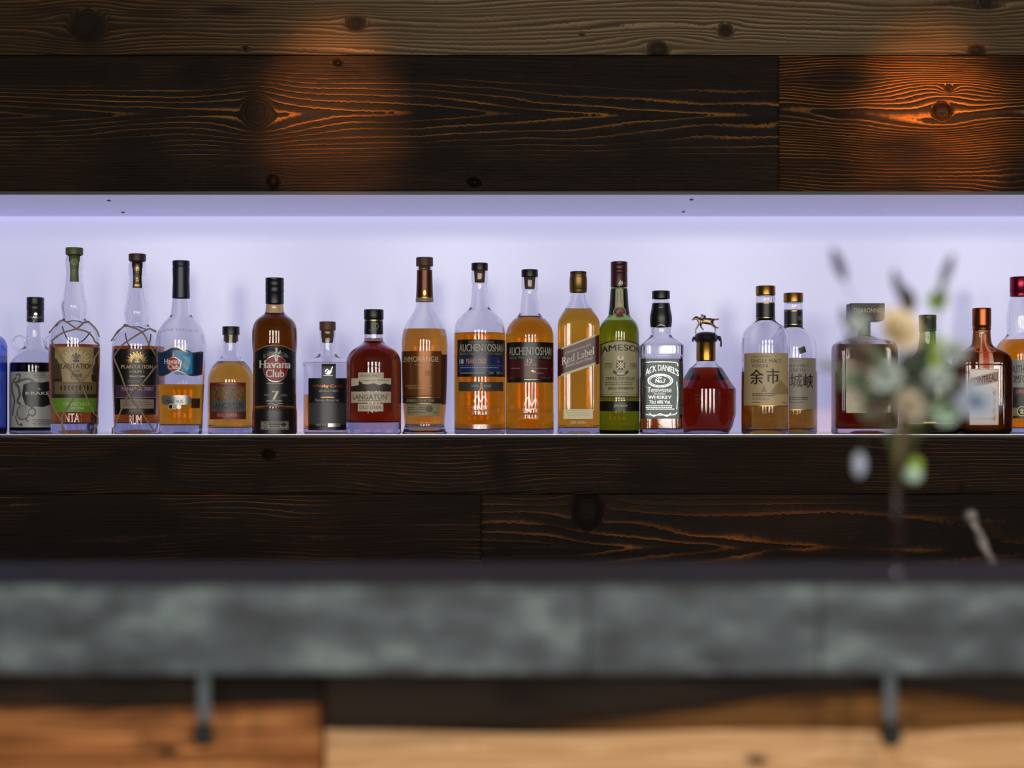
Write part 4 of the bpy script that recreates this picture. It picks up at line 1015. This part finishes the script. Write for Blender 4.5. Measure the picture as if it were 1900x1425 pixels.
L = Label(b, 'side_print', C8, refy=740); L.dashes(420, 1010, 560, 1100, 3, pm('#3a0c08'), .25, 9); L.done()

# --- two japanese malts
def nikka(cx, y, label, dz, prof, x0, x1, ly0, ly1, kan, l2, lv):
    b = Bottle('whisky_bottle', label, cx, y, prof, level=lv, liq=liquid('umber_spirit', (.45, .19, .025), .085), tb=8, punt=10)
    t = 531 + dz
    b.cap([(t, 18.1), (t + 17, 18.1)], pbr('brass_cap', '#8f6a30', .28, .9), inner=(15.6, t + 4))
    b.sleeve(t + 31.5, t + 61, pbr('black_neck_foil', '#14161c', .4), label='black neck wrap')
    return b
prof_y = [(536, 15), (549, 15.4), (550, 17.7), (560, 17.9), (562, 16.8), (592, 16.9), (596, 18.5), (600, 23.5), (605, 31), (611, 37.2), (619, 41.6), (630, 44), (645, 44.4), (805, 44.4)]
b = nikka(1420.4, .06, 'clear whisky bottle with gold cap and cream label bearing large black brush characters', 0, prof_y, 0, 0, 0, 0, '', '', 690)
YL = pm('#b09d74'); YD = pm('#211a14')
L = Label(b, 'front_label', C8, refy=700, label='cream label with brushed characters')
L.rect(668, 640, 1056, 1106, YL); L.rect(668, 1104, 1056, 1112, GOLD); L.poly([(820, 985), (840, 920), (870, 985)], pm('#8a785a')); L.poly([(900, 985), (985, 880), (1056, 960), (1056, 1000), (920, 1010)], pm('#8e7a58'))
L.text('NIKKA WHISKY', 735, 664, 900, 680, pm('#5e4a2c'), 0); L.text('SINGLE MALT', 728, 696, 996, 726, YD, .0, True); L.text('YOICHI', 734, 740, 880, 768, YD, 0, True)
L.text('余', 722, 786, 840, 916, YD, .025); L.text('市', 862, 780, 978, 912, YD, .025)
L.dashes(738, 996, 960, 1030, 2, YD, .5); L.dashes(738, 1040, 910, 1060, 2, pm('#5e5038'), .4); L.dashes(738, 1074, 815, 1086, 1, YD); L.dashes(996, 1078, 1045, 1088, 1, YD)
L.done()
for yy in (198, 326): L = Label(b, 'gold_line', C8, refy=575, off0=.8); L.rect(775, yy, 942, yy + 5.5, GOLD); L.done()
prof_m = [(p[0] + 12.5, p[1] * .985) for p in prof_y[:-1]] + [(805, 43.8)]
b = nikka(1472, .145, 'gold-capped clear whisky bottle with small dark sticker on its shoulder, half behind another', 13, prof_m, 0, 0, 0, 0, '', '', 690)
L = Label(b, 'front_label', C8, refy=710, label='greyish label with brushed characters')
ML = pm('#8b8172')
L.rect(925, 684, 1300, 1142, ML); L.rect(925, 1140, 1300, 1146, GOLD); L.text('NIKKA WHISKY', 1000, 706, 1170, 720, pm('#5e4a2c'), 0); L.text('SINGLE MALT', 985, 738, 1240, 766, YD, 0, True); L.text('MIYAGIKYO', 985, 780, 1210, 806, YD, 0, True)
L.text('宮', 950, 830, 1055, 940, YD, .02); L.text('城', 1072, 824, 1182, 946, YD, .02); L.text('峡', 1190, 826, 1276, 952, YD, .02)
L.dashes(1060, 1028, 1250, 1062, 2, YD, .5); L.dashes(1070, 1072, 1200, 1090, 1, YD, .4)
L.done()
L = Label(b, 'neck_print', C8, refy=590, off0=.8); L.dashes(1140, 318, 1178, 358, 3, pm('#8a8078')); L.done()
for yy in (268, 386): L = Label(b, 'gold_line', C8, refy=590, off0=.8); L.rect(1022, yy, 1184, yy + 5, GOLD); L.done()
L = Label(b, 'sticker', C8, refy=649); L.poly([(1145, 600), (1202, 580), (1216, 632), (1160, 652)], pm('#2b2624')); L.done()

# --- amaretto with square cap
b = Bottle('liqueur_bottle', 'square amaretto bottle with blocky black cap and cream label behind the flowers', 1603.5, .08,
           [(598, 10.5), (622, 10.8), (624, 14, 2.2), (627, 24, 3), (630, 38, 4), (634, 50, 6), (642, 55.6, 7), (652, 56.4, 8), (652, 56.4, 8), (805, 56.4, 8)], level=640, liq=liquid('amaretto', (.16, .02, .006), .05), n=2, d=.62, tb=10, punt=7, t=4, N=72)
mb = MB(); q = lambda x, y: ((x - b.cx) * b.k, b.z(y))
x0, z0 = q(1574, 597); x1, z1 = q(1637.5, 563.7); h = 17 * b.k; c_ = 5 * b.k
V = [(x0, z1), (x1, z1), (x1, z0 + c_), (x1 - c_, z0), (x0 + c_, z0), (x0, z0 + c_)]; n = len(V)
mb.add([(x, -h, z) for x, z in V] + [(x, h, z) for x, z in V], [tuple(range(n)), tuple(reversed(range(n, 2 * n)))] + [(i, (i + 1) % n, n + (i + 1) % n, n + i) for i in range(n)])
capo = mb.build('cap', pbr('black_square_cap', '#11100e', .45), b.root, bevel=.0012)
V, F = text2d('DISARONNO', 0, True); A = np.array(V); mn, mx = A.min(0), A.max(0); A = (A - mn) / (mx - mn)
xa, za = q(1580, 581); xb, zb = q(1632, 573)
mesh_obj('cap_print', [(xa + u * (xb - xa), -h - .0004, za + v * (zb - za)) for u, v in A], F, pm('#b59a58', .35), capo)
b.cap([(597, 11.6), (622, 11.6)], PLAST_BLK, 'neck_collar', inner=(11, 598.5))
AC = (1500, 600, 6.477)
L = Label(b, 'front_label', AC, refy=720, label='cream front label')
L.rect(458, 425, 945, 1076, pm('#b9ab8e')); L.text('DISARONNO', 500, 655, 905, 730, pm('#6b5c44'), 0, True); L.poly([(560, 640), (640, 560), (700, 570), (740, 640)], pm('#a08e66')); L.dashes(540, 895, 860, 960, 3, pm('#9a8c70'), .3); L.dashes(520, 1020, 840, 1040, 1, pm('#c0a890'))
L.done()

# --- dark green herbal liqueur
b = Bottle('liqueur_bottle', 'dark green squat liqueur bottle standing behind the cream bloom', 1721, .085,
           [(590, 13.5), (614, 14.5), (640, 16.5), (652, 19), (664, 27, 2.6), (674, 38, 3.5), (686, 46.5, 5), (696, 49, 6), (696, 49, 6), (805, 49, 6)], gl=glass('dark_green_glass', (.09, .17, .03), .006), level=668, liq=COFFEE, n=2, d=.7, tb=6)
b.cap([(584.5, 16), (594, 16), (595, 15.6), (608, 16), (610, 15.3), (611, 16), (615, 15.8)], pbr('dark_green_cap', '#1f261a', .42), inner=(14.2, 590))
JL = (1620, 600, 6.477)
L = Label(b, 'front_label', JL, refy=760, label='dark label with thin pale lines'); L.rect(345, 940, 985, 1205, pm('#2c2c22')); L.rect(390, 1200, 985, 1208, pm('#8d8a62')); L.dashes(540, 1104, 800, 1118, 1, pm('#8d8a72')); L.dashes(570, 1136, 800, 1146, 1, pm('#6d6a58')); L.rect(600, 1184, 760, 1192, GOLD); L.rect(612, 815, 745, 820, pm('#8d8a62')); L.done()

# --- square orange liqueur
b = Bottle('liqueur_bottle', 'square dark amber bottle with copper cap, red ribbon and framed silver label', 1821.5, .06,
           [(580, 15), (607, 15.5), (612, 15.8), (630, 16.8), (640, 19), (645, 25, 2.4), (650, 35, 3.2), (655, 42, 4.4), (662, 47, 5.5), (674, 49, 6.5), (674, 49, 6.5), (796, 49, 6.5), (805, 46.5, 6)], gl=glass('dark_amber_glass', (.40, .17, .04), .006), level=652, liq=liquid('orange_liqueur', (.35, .16, .05), .08), n=2, d=.78, tb=9, t=4, N=72)
b.cap([(572, 17), (577, 17), (604, 17), (605, 16.3), (606.8, 16.8)], pbr('copper_cap', '#8a4a28', .3, .9), inner=(15.8, 580))
b.cap([(607, 16.4), (612, 16.8), (613, 16.4)], pbr('copper_cap', '#8a4a28', .3, .9), 'cap_ring', inner=(15.9, 607.3))
L = Label(b, 'ribbon', R6, refy=640, off0=1.0, label='orange and white ribbon with red seal')
RB = pm('#c8431c'); L.rect(532, 532, 580, 822, pm('#dba486')); L.rect(546, 532, 566, 822, RB); L.disc(555, 665, 50, 30, pm('#a83a18')); L.ringd(555, 665, 48, 6, pm('#e06a34'), ry=28); L.rect(510, 500, 600, 518, pm('#9a7034', .35)); L.done()
L = Label(b, 'front_label', R6, refy=730, label='silver-grey framed label')
L.rect(440, 822, 682, 1286, pm('#9b948e', .32, .35, 'silver_paper')); L.frame(440, 822, 682, 1286, 8, pm('#c49d84'))
L.poly([(448, 900), (676, 840), (676, 925), (448, 985)], pm('#b08a74')); L.text('COINTREAU', 452, 880, 672, 945, pm('#2f2722'), .02, slope=-.26)
for y in (1000, 1070, 1140, 1210): L.stroke([(630, y - 20), (655, y), (632, y + 24), (652, y + 44)], 6, pm('#b07c5c')); L.disc(645, y + 20, 14, 14, pm('#b98a6c'))
L.rect(470, 1230, 660, 1236, pm('#b98a6c')); L.rect(470, 1040, 620, 1045, pm('#b98a6c'))
L.done()
mb = MB(); fr = []
for (x, y) in ((402, 800), (425, 785), (700, 785), (722, 800), (722, 1305), (700, 1325), (425, 1325), (402, 1305), (402, 800)):
    X, Y = 1700 + x / 4.455, 500 + y / 4.455; p = b.pt(b.s_of(X, 730), Y, 1.0, b.at(730)[0]); fr.append(p)
mb.tube(fr, 1.7 * b.k, 8); mb.build('glass_frame', CLEAR, b.root)

# --- maroon-capped bottle cut by the right edge
b = Bottle('whiskey_bottle', 'amber whiskey bottle with shiny maroon cap cut off by the right end of the row', 1892, .15,
           [(520, 15), (549, 16), (552, 17), (565, 20), (590, 23.2), (612, 22.4), (620, 22), (626, 26), (634, 35), (643, 41), (655, 43.5), (668, 44), (805, 44)], level=631, liq=AMBER, tb=10)
b.cap([(514, 17.6), (543, 17.6), (544, 17), (545.5, 17), (546, 17.6), (550, 17.4)], pbr('shiny_maroon_cap', '#7d0f2c', .22, .7), inner=(16.1, 520))
L = Label(b, 'front_label', CS, refy=720, label='pale label with dark lettering over a maroon band')
L.rect(176, 755, 480, 990, pm('#8f948c')); L.rect(176, 990, 480, 1060, pm('#4a1820')); L.rect(176, 1060, 480, 1250, pm('#1f1412'))
L.text('SOUTHERN', 178, 805, 400, 868, pm('#1f1d1b'), .015, True); L.text('COMFORT', 178, 888, 390, 952, pm('#1f1d1b'), .015, True); L.text('ORIGINAL', 250, 1008, 400, 1040, pm('#a88a7a'), 0, slant=.3)
L.rect(190, 1160, 480, 1228, pm('#8a7a5c')); L.disc(300, 1190, 40, 42, pm('#d5c48a', .35)); L.disc(300, 1190, 33, 35, INK); lily(L, 300, 1190, 46, pm('#d5c48a', .35))
L.done()

# ------------------------------------------------------------------ bar counter
BD = 1.20; BK = BD / 2639; BY = BD - D0
bar = empty('bar_counter', (0, BY + 0.2, FZ), 'bar counter with thick grey zinc-clad edge over rustic wooden front boards', 'bar counter')
bo = Vector((0, BY + 0.2, FZ))
def zinc():
    m = bpy.data.materials.new('patinated_zinc'); m.use_nodes = True; nt = m.node_tree; p = nt.nodes['Principled BSDF']
    tc = nt.nodes.new('ShaderNodeTexCoord'); mp = nt.nodes.new('ShaderNodeMapping'); mp.inputs['Scale'].default_value = (16, 20, 34)
    nz = nt.nodes.new('ShaderNodeTexNoise'); nz.inputs['Scale'].default_value = 1; nz.inputs['Detail'].default_value = 5; nz.inputs['Roughness'].default_value = .55
    r = nt.nodes.new('ShaderNodeValToRGB'); e = r.color_ramp.elements
    e[0].position = .34; e[0].color = lin('#24282b'); e[1].position = .70; e[1].color = lin('#73817f'); q = e.new(.52); q.color = lin('#454d53')
    nt.links.new(tc.outputs['Object'], mp.inputs[0]); nt.links.new(mp.outputs[0], nz.inputs['Vector']); nt.links.new(nz.outputs['Fac'], r.inputs[0]); nt.links.new(r.outputs[0], p.inputs['Base Color'])
    p.inputs['Metallic'].default_value = .25; p.inputs['Roughness'].default_value = .5
    return m
ZN = zinc()
zt = ZC - (1083 - HOR) * BK; zb = ZC - (1250 - HOR) * BK
def barbox(name, mat, *bx, bevel=0, parent=None):
    mb = MB(); mb.box(bx[0] - bo.x, bx[1] - bo.x, bx[2] - bo.y, bx[3] - bo.y, bx[4] - bo.z, bx[5] - bo.z)
    return mb.build(name, mat, parent or bar, smooth=False, bevel=bevel)
BX = 1.0
xsm = [-BX, (1090 - 950) * BK, (1522 - 950) * BK, BX]
for i in range(3):
    barbox('zinc_panel', ZN, xsm[i] + .0006, xsm[i + 1] - .0006, BY, BY + .004, zb, zt - .002, bevel=.001)
barbox('counter_top', pbr('dark_zinc_top', '#2b2828', .55, .0, spec=.25, var=.25, vscale=18), -BX, BX, BY + .001, BY + .17, zt - .006, zt, bevel=.002)
barbox('counter_core', pbr('dark_core_board', '#2a2420', .7), -BX, BX, BY + .0045, BY + .17, zb, zt - .0065)
FD = 1.36; FY = FD - D0
barbox('bar_carcass', pbr('dark_core_board', '#2a2420', .7), -BX, BX, FY + .026, FY + .05, FZ, zb - .0005)
barbox('work_shelf', pbr('dark_core_board', '#2a2420', .7), -BX, BX, FY + .05, FY + .55, -.325, -.30)
W_PINE = wood_mat('raw_orange_pine', '#7a4a26', '#a8693a', '#c28552', rough=.6, bump=.2)
W_TAN = wood_mat('pale_planed_pine', '#b98a5c', '#d0a273', '#dcb389', rough=.6, bump=.15)
W_LIVE_SHADE = wood_mat('dark_live_edge_and_shade', '#1b1511', '#2b2019', '#3c2a1c', alt=('#5a3a1c', '#7d5226', '#94642f'), rough=.6, bump=.3)  # live-edge front board, also the added shade boards under the ledge
fp = dict(d=FD, step=9, wav=1.4, deep=.02)
def fb(mat, *a, **k):
    kk = dict(fp); kk.update(k); o = boards('front_board', [(mat, plank(*a, **kk))], bar)
    o.location = -bo; return o
fb(W_PINE, -700, 596, 1246, 1411, period=22, seed=61, stain=(.66, .5), knots=[(310, 1392, 16, 10)], darks=[(270, 1370, 30, 40, .35)])
fb(W_PINE, -700, 596, 1416, 1800, period=22, seed=63, stain=(.6, .5))
lv = lambda X: 1358 + 4 * np.sin(X / 130.0) - 14 * sm(X, 1650, 1900)
fb(W_LIVE_SHADE, 602, 2600, 1246, 1350, period=20, seed=67, stain=(.7, .4), low=lv, tone=lambda X, Z: sm(X, 930, 1250) * .9, deep=.024)
o = fb(W_TAN, 602, 2600, 1300, 1800, period=26, seed=71, stain=(.9, .2), knots=[(1405, 1412, 16, 9)])
o.location.y += .004
UY = 1.305  # dark boards added below the ledge, standing in for its shade
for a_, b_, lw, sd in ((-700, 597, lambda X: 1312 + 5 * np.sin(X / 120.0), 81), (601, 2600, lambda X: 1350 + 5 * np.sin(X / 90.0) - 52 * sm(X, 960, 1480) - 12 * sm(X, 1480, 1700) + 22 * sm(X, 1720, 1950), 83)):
    o = boards('shade_board', [(W_LIVE_SHADE, plank(a_, b_, 1228, 1310, d=UY, step=9, period=20, seed=sd, stain=(.5, .8), low=lw, deep=.03))], bar)
    o.location = -bo; o['label'] = 'dark rough-edged board added as shade under the counter'
hookm = pbr('grey_steel_hook', '#5d6468', .4, .7); knobm = pbr('black_rubber_knob', '#0f0e10', .45)
for px, y0, y1 in ((378, 1252, 1352), (1652, 1252, 1352)):
    d = 1.275; a = W(px, y0, d) - bo; e = W(px, y1, d) - bo; e2 = W(px, y1 + 14, d) - bo
    mb = MB(); mb.box(a.x - .0055, a.x + .0055, a.y, a.y + .003, e.z - .004, zb - bo.z + .001); hk = mb.build('coat_hook', hookm, bar, smooth=False, bevel=.0008)
    mb = MB(); mb.ball((e2.x, e2.y - .002, e2.z + .002), .0105, sc=(1, 1, 1.1)); mb.build('hook_knob', knobm, hk)

# ------------------------------------------------------------------ bar spoon in a tin behind the bar
SD = 1.75
steel = pbr('worn_steel', '#857c78', .55, .35)
p0 = W(1801, 957, SD); p1 = W(1845, 1055, SD); dirv = (p1 - p0).normalized()
tin_c = p0 + dirv * ((p0.z + .285) / -dirv.z)
tin = empty('mixing_tin', (tin_c.x - .018, tin_c.y, -.30), 'steel mixing tin on the work shelf behind the bar, holding the spoon', 'tin')
mb = MB(); nn = 28
prof = [(0, 0), (.030, 0), (.031, .002), (.040, .098), (.0415, .10), (.0395, .10), (.0385, .098), (.0295, .003), (0, .003)]
V = []; F = []
for i, (r, z) in enumerate(prof):
    for k in range(nn): V.append((max(r, .0002) * math.cos(2 * math.pi * k / nn), max(r, .0002) * math.sin(2 * math.pi * k / nn), z))
for i in range(len(prof) - 1):
    for k in range(nn): F.append((i * nn + k, i * nn + (k + 1) % nn, (i + 1) * nn + (k + 1) % nn, (i + 1) * nn + k))
mesh_obj('tin_body', V, F, steel, tin, fixn=True)
spoon = empty('bar_spoon', p0, 'twisted steel bar spoon with ball end leaning up from behind the bar', 'spoon')
mb = MB(); Lr = (tin_c - p0).length; V = []; F = []; a = dirv.cross(Vector((0, 1, 0))).normalized(); c2 = Vector((0, 1, 0)); ns = 160; prn = 10
for i in range(ns + 1):
    q = i / ns; tw = q * Lr * 95
    for k in range(prn):
        an = 2 * math.pi * k / prn; rr = .0058 * (1 + .14 * math.cos(2 * (an)))
        V.append(dirv * (.004 + q * Lr) + a * rr * math.cos(an + tw) + c2 * rr * math.sin(an + tw))
for i in range(ns):
    for k in range(prn): F.append((i * prn + k, i * prn + (k + 1) % prn, (i + 1) * prn + (k + 1) % prn, (i + 1) * prn + k))
mb.add(V, F + [tuple(range(prn)), tuple(range(ns * prn, ns * prn + prn))]); mb.build('twisted_handle', steel, spoon)
mb = MB(); mb.ball((0, 0, 0), .0088); mb.build('ball_end', steel, spoon)

# ------------------------------------------------------------------ flowers in a slim vase on the bar
VD = 1.265; vk = VD / 2639
base = W(1664, 1000, VD); base.z = zt
vase = empty('bud_vase', base, 'slim clear glass bud vase of flowers on the bar counter', 'vase')
vh = (W(0, 880, VD).z - zt)
V = []; F = []; prof = [(0, 0), (.0055, 0), (.006, .0008), (.0058, .003), (.0054, .008), (.0052, .02), (.0052, vh - .006), (.0066, vh), (.0058, vh), (.0042, vh - .006), (.0042, .02), (.0042, .004), (0, .003)]
for i, (r, z) in enumerate(prof):
    for k in range(24): V.append((max(r, .0001) * math.cos(2 * math.pi * k / 24), max(r, .0001) * math.sin(2 * math.pi * k / 24), z))
for i in range(len(prof) - 1):
    for k in range(24): F.append((i * 24 + k, i * 24 + (k + 1) % 24, (i + 1) * 24 + (k + 1) % 24, (i + 1) * 24 + k))
mesh_obj('vase_glass', V, F, CLEAR, vase, fixn=True)
mouth = Vector((base.x, base.y, base.z + vh * .84))
STEM = pbr('green_stem', '#4e5d33', .6, var=.2, vscale=90); STEMT = pbr('tan_stem', '#8a744e', .7); STEMB = pbr('brown_stem', '#4f3a2c', .7)
LEAF = pbr('grey_green_leaf', '#61735a', .55, var=.25, vscale=120); LEAFD = pbr('dark_leaf', '#2f352a', .55, var=.25, vscale=120); LEAFY = pbr('lime_leaf', '#8fae3a', .5, var=.2, vscale=120); LEAFV = pbr('violet_leaf', '#45405c', .6)
PCREAM = pbr('cream_petal', '#ead9b4', .6, var=.12, vscale=90); PWHITE = pbr('white_petal', '#bcc7c3', .6); PMINT = pbr('mint_petal', '#b4d0bb', .6); PBLUE = pbr('pale_blue_petal', '#a9b4c6', .6); PTAUPE = pbr('taupe_petal', '#7d6b5e', .6); PBEIGE = pbr('beige_petal', '#bfb29c', .6); PDARK = pbr('dark_bud', '#4a4238', .6)
def petal(mb, c, out, up, ln, wd, curl=.3, n=5):
    """one cupped petal or leaf blade growing from c along out"""
    out = out.normalized(); side = out.cross(up).normalized(); nrm = side.cross(out).normalized(); V = []; F = []
    for i in range(n + 1):
        t = i / n; wq = wd * math.sin(math.pi * (.12 + .84 * t)) ** .8
        for s_ in (-1, -.5, 0, .5, 1):
            V.append(c + out * ln * t + side * wq * s_ + nrm * (curl * ln * t * t + .25 * wq * s_ * s_))
    for i in range(n):
        for j in range(4): F.append((i * 5 + j, i * 5 + j + 1, (i + 1) * 5 + j + 1, (i + 1) * 5 + j))
    m = len(V); T = wd * .06 + .00015
    V2 = [v - nrm * T for v in V]; F2 = [tuple(reversed([i + m for i in f])) for f in F]
    mb.add(V + V2, F + F2)
def bloom(mb, c, R, layers=3, np_=6, squash=.8, seed=1):
    """open flower head facing up and out towards the room"""
    r = random.Random(seed); ax = Vector((r.uniform(-.35, .35), -1, r.uniform(.1, .5))).normalized()
    e1 = ax.cross(Vector((0, 0, 1))).normalized(); e2 = e1.cross(ax).normalized()
    for l in range(layers):
        el = math.radians(12 + 66 * l / max(1, layers - 1) if layers > 1 else 30); ln = R * (1.08 - .2 * l)
        for k in range(np_):
            a = 2 * math.pi * (k + .5 * l) / np_ + r.random() * .3
            out = (e1 * math.cos(a) + e2 * math.sin(a)) * math.cos(el) + ax * math.sin(el) * squash
            petal(mb, c, out, ax, ln * r.uniform(.9, 1.08), ln * .48, .28)
    mb.ball(c, R * .3)
CATF = 'flower'; GRP = 'cut stems in the bud vase'
def flower(name, label, tip, d, parts, stemmat=STEM, via=None, srad=.0011, cat=CATF):
    """a cut stem from inside the vase to its tip; parts = list of (part name, material, builder)"""
    T = W(tip[0], tip[1], d); root = empty(name, mouth, label, cat, GRP)
    pts = [Vector((0, 0, 0)), Vector(((T.x - mouth.x) * .02, (d - VD) * .1, vh * .15))]
    for v in (via or []): pts.append(W(v[0], v[1], v[2] if len(v) > 2 else (d + VD) / 2) - mouth)
    pts.append(T - mouth)
    mb = MB(); mb.tube([Vector(p) for p in catmull(pts, 6)], srad, 8); mb.build('stem', stemmat, root)
    for nm, mat, fn in parts:
        mb = MB(); fn(mb); o = mb.build(nm, mat, root, sharp=70); 
        for v in o.data.vertices: v.co -= mouth
    return root
def B_(x, y, d, rpx, layers=3, n=6, seed=1): return lambda mb: bloom(mb, W(x, y, d), rpx * d / 2639, layers, n, seed=seed)
def bud(x, y, d, rx, rz, lean=0.0):
    def f(mb):
        c = W(x, y, d); k = d / 2639; r0 = len(mb.v); mb.ball((0, 0, 0), rx * k, sc=(1, 1, rz / rx)); M = Matrix.Rotation(lean, 4, 'Y')
        for i in range(r0, len(mb.v)): mb.v[i] = tuple(M @ Vector(mb.v[i]) + c)
    return f
def lf(x, y, d, x2, y2, d2, wpx, curl=.15):
    def f(mb): a_, b_ = W(x, y, d), W(x2, y2, d2); petal(mb, a_, b_ - a_, Vector((.05, -.8, .3)), (b_ - a_).length, wpx * d / 2639 * .5, curl, 7)
    return f
flower('cream_flower', 'big cream round bloom in the middle of the bouquet', (1662, 640), 1.24, [('bloom', PCREAM, B_(1662, 618, 1.24, 45, 4, 8, 2)), ('leaf', LEAF, lf(1660, 700, 1.245, 1610, 650, 1.24, 34)), ('leaf', LEAFD, lf(1662, 690, 1.25, 1705, 655, 1.26, 34))])
flower('flower_bud', 'dark drooping bud with pointed leaf above the cream bloom', (1690, 590), 1.27, [('bud', PDARK, bud(1684, 556, 1.27, 15, 24, -.25)), ('leaf', LEAFV, lf(1678, 560, 1.27, 1652, 502, 1.27, 20))], via=[(1676, 700)])
flower('leaf_sprig', 'upper left violet-grey leaf on a thin sprig of the bouquet', (1565, 520), 1.25, [('leaf', LEAFV, lf(1568, 520, 1.25, 1540, 462, 1.25, 22))], via=[(1640, 720), (1600, 590)], srad=.0004, cat='foliage')
flower('leaf_sprig', 'tall curved grey leaf rising at the upper right of the bouquet', (1746, 540), 1.25, [('leaf', LEAFV, lf(1747, 530, 1.25, 1766, 472, 1.25, 18)), ('leaf', LEAF, lf(1745, 565, 1.25, 1750, 505, 1.25, 14))], via=[(1690, 740), (1735, 620)], srad=.0005, cat='foliage')
flower('green_flower', 'small lime green blossom below the tall curved leaf', (1738, 575), 1.26, [('bloom', LEAFY, B_(1738, 560, 1.26, 21, 2, 5, 4))], via=[(1685, 740), (1722, 650)], srad=.0005)
flower('white_flower', 'pale white blossom in front of the blocky black bottle cap', (1588, 622), 1.25, [('bloom', PWHITE, B_(1588, 606, 1.25, 22, 2, 6, 5)), ('leaf', LEAFV, lf(1586, 625, 1.25, 1558, 572, 1.25, 24)), ('leaf', LEAFD, lf(1592, 640, 1.25, 1560, 640, 1.25, 22))], via=[(1640, 760), (1605, 680)], srad=.0006)
flower('taupe_flower', 'dusky taupe blossom among dark leaves at the left of the bouquet', (1600, 690), 1.255, [('bloom', PTAUPE, B_(1594, 662, 1.255, 38, 3, 6, 6)), ('leaf', LEAFD, lf(1602, 690, 1.255, 1588, 735, 1.25, 30)), ('leaf', LEAF, lf(1600, 690, 1.255, 1555, 720, 1.25, 26))], via=[(1645, 780)], srad=.0008)
flower('leaf_sprig', 'low green sprig pointing left past the cream-labelled bottle', (1560, 680), 1.25, [('leaf', LEAF, lf(1572, 682, 1.25, 1512, 684, 1.25, 12)), ('leaf', LEAF, lf(1556, 690, 1.25, 1520, 668, 1.25, 10))], via=[(1640, 770), (1600, 700)], srad=.0005, cat='foliage')
flower('mint_flower', 'pale mint blossom over the label of the cream-labelled bottle', (1640, 720), 1.245, [('bloom', PWHITE, B_(1644, 700, 1.245, 30, 3, 6, 7)), ('leaf', LEAFD, lf(1648, 720, 1.25, 1600, 742, 1.25, 30)), ('leaf', LEAF, lf(1640, 735, 1.25, 1590, 725, 1.25, 26))], via=[(1655, 800)], srad=.0007)
flower('leaf_sprig', 'bright lime leaf standing upright right of the cream bloom', (1738, 690), 1.255, [('leaf', LEAFY, lf(1738, 700, 1.255, 1740, 620, 1.255, 30, .05)), ('leaf', LEAFD, lf(1730, 720, 1.26, 1705, 640, 1.26, 34)), ('leaf', LEAFD, lf(1725, 730, 1.26, 1700, 690, 1.255, 40))], via=[(1680, 800)], srad=.0008, cat='foliage')
flower('white_flower', 'pale white blossom at the right of the bouquet beside the lime leaf', (1768, 680), 1.25, [('bloom', PWHITE, B_(1768, 656, 1.25, 28, 3, 6, 8)), ('leaf', LEAF, lf(1766, 690, 1.25, 1752, 735, 1.25, 24))], via=[(1690, 800), (1740, 730)], srad=.0006)
flower('blue_flower', 'pale bluish blossom hanging before the silver label', (1812, 760), 1.24, [('bloom', PBLUE, B_(1808, 748, 1.24, 38, 2, 6, 9)), ('petal', PBLUE, lf(1808, 740, 1.24, 1790, 700, 1.235, 30))], via=[(1690, 820), (1760, 740)], srad=.0005)
flower('beige_flower', 'beige blossom low in the bouquet above the vase stems', (1682, 770), 1.245, [('bloom', PBEIGE, B_(1684, 755, 1.245, 30, 3, 6, 10)), ('leaf', LEAFD, lf(1690, 740, 1.25, 1730, 715, 1.25, 44)), ('leaf', LEAFD, lf(1680, 735, 1.26, 1655, 690, 1.26, 44))], via=[(1668, 830)], srad=.0016, stemmat=STEMT)
flower('mint_flower', 'pale mint blossom at the lower right of the bouquet', (1754, 785), 1.25, [('bloom', PMINT, B_(1754, 770, 1.25, 24, 2, 6, 11)), ('leaf', LEAFD, lf(1745, 760, 1.25, 1762, 715, 1.25, 34)), ('leaf', LEAF, lf(1738, 770, 1.25, 1752, 722, 1.245, 26))], via=[(1692, 830), (1720, 790)], srad=.0007)
flower('green_flower', 'pale green and white bud hanging low by the vase mouth', (1696, 845), 1.245, [('bud', PMINT, bud(1694, 880, 1.245, 17, 17)), ('sepal', LEAFY, bud(1698, 862, 1.245, 14, 15))], via=[(1672, 850), (1684, 800)], srad=.0014, stemmat=STEMB)
flower('white_flower', 'lone pale blue-white bud hanging left of the vase mouth', (1596, 840), 1.245, [('bud', PBLUE, bud(1594, 862, 1.245, 13, 24))], via=[(1652, 830), (1616, 790)], srad=.0003)
flower('green_flower', 'grey-green filler blossom in the dark heart of the bouquet', (1700, 720), 1.262, [('bloom', LEAF, B_(1700, 700, 1.262, 34, 3, 7, 12)), ('leaf', LEAFD, lf(1700, 720, 1.265, 1668, 668, 1.27, 44)), ('leaf', LEAFD, lf(1702, 715, 1.265, 1722, 655, 1.27, 44))], via=[(1676, 810)], srad=.0009)
flower('white_flower', 'greyish white blossom just left of the pale blossom by the lime leaf', (1742, 735), 1.252, [('bloom', PWHITE, B_(1743, 705, 1.252, 26, 3, 6, 13)), ('leaf', LEAF, lf(1740, 735, 1.255, 1716, 770, 1.25, 34))], via=[(1684, 815)], srad=.0007)
flower('taupe_flower', 'dusky brown blossom low at the left beneath the dark leaves', (1630, 770), 1.258, [('bloom', PTAUPE, B_(1628, 752, 1.258, 28, 3, 6, 14)), ('leaf', LEAF, lf(1630, 765, 1.26, 1592, 770, 1.255, 34)), ('leaf', LEAFD, lf(1632, 770, 1.26, 1650, 715, 1.262, 40))], via=[(1655, 830)], srad=.0008)
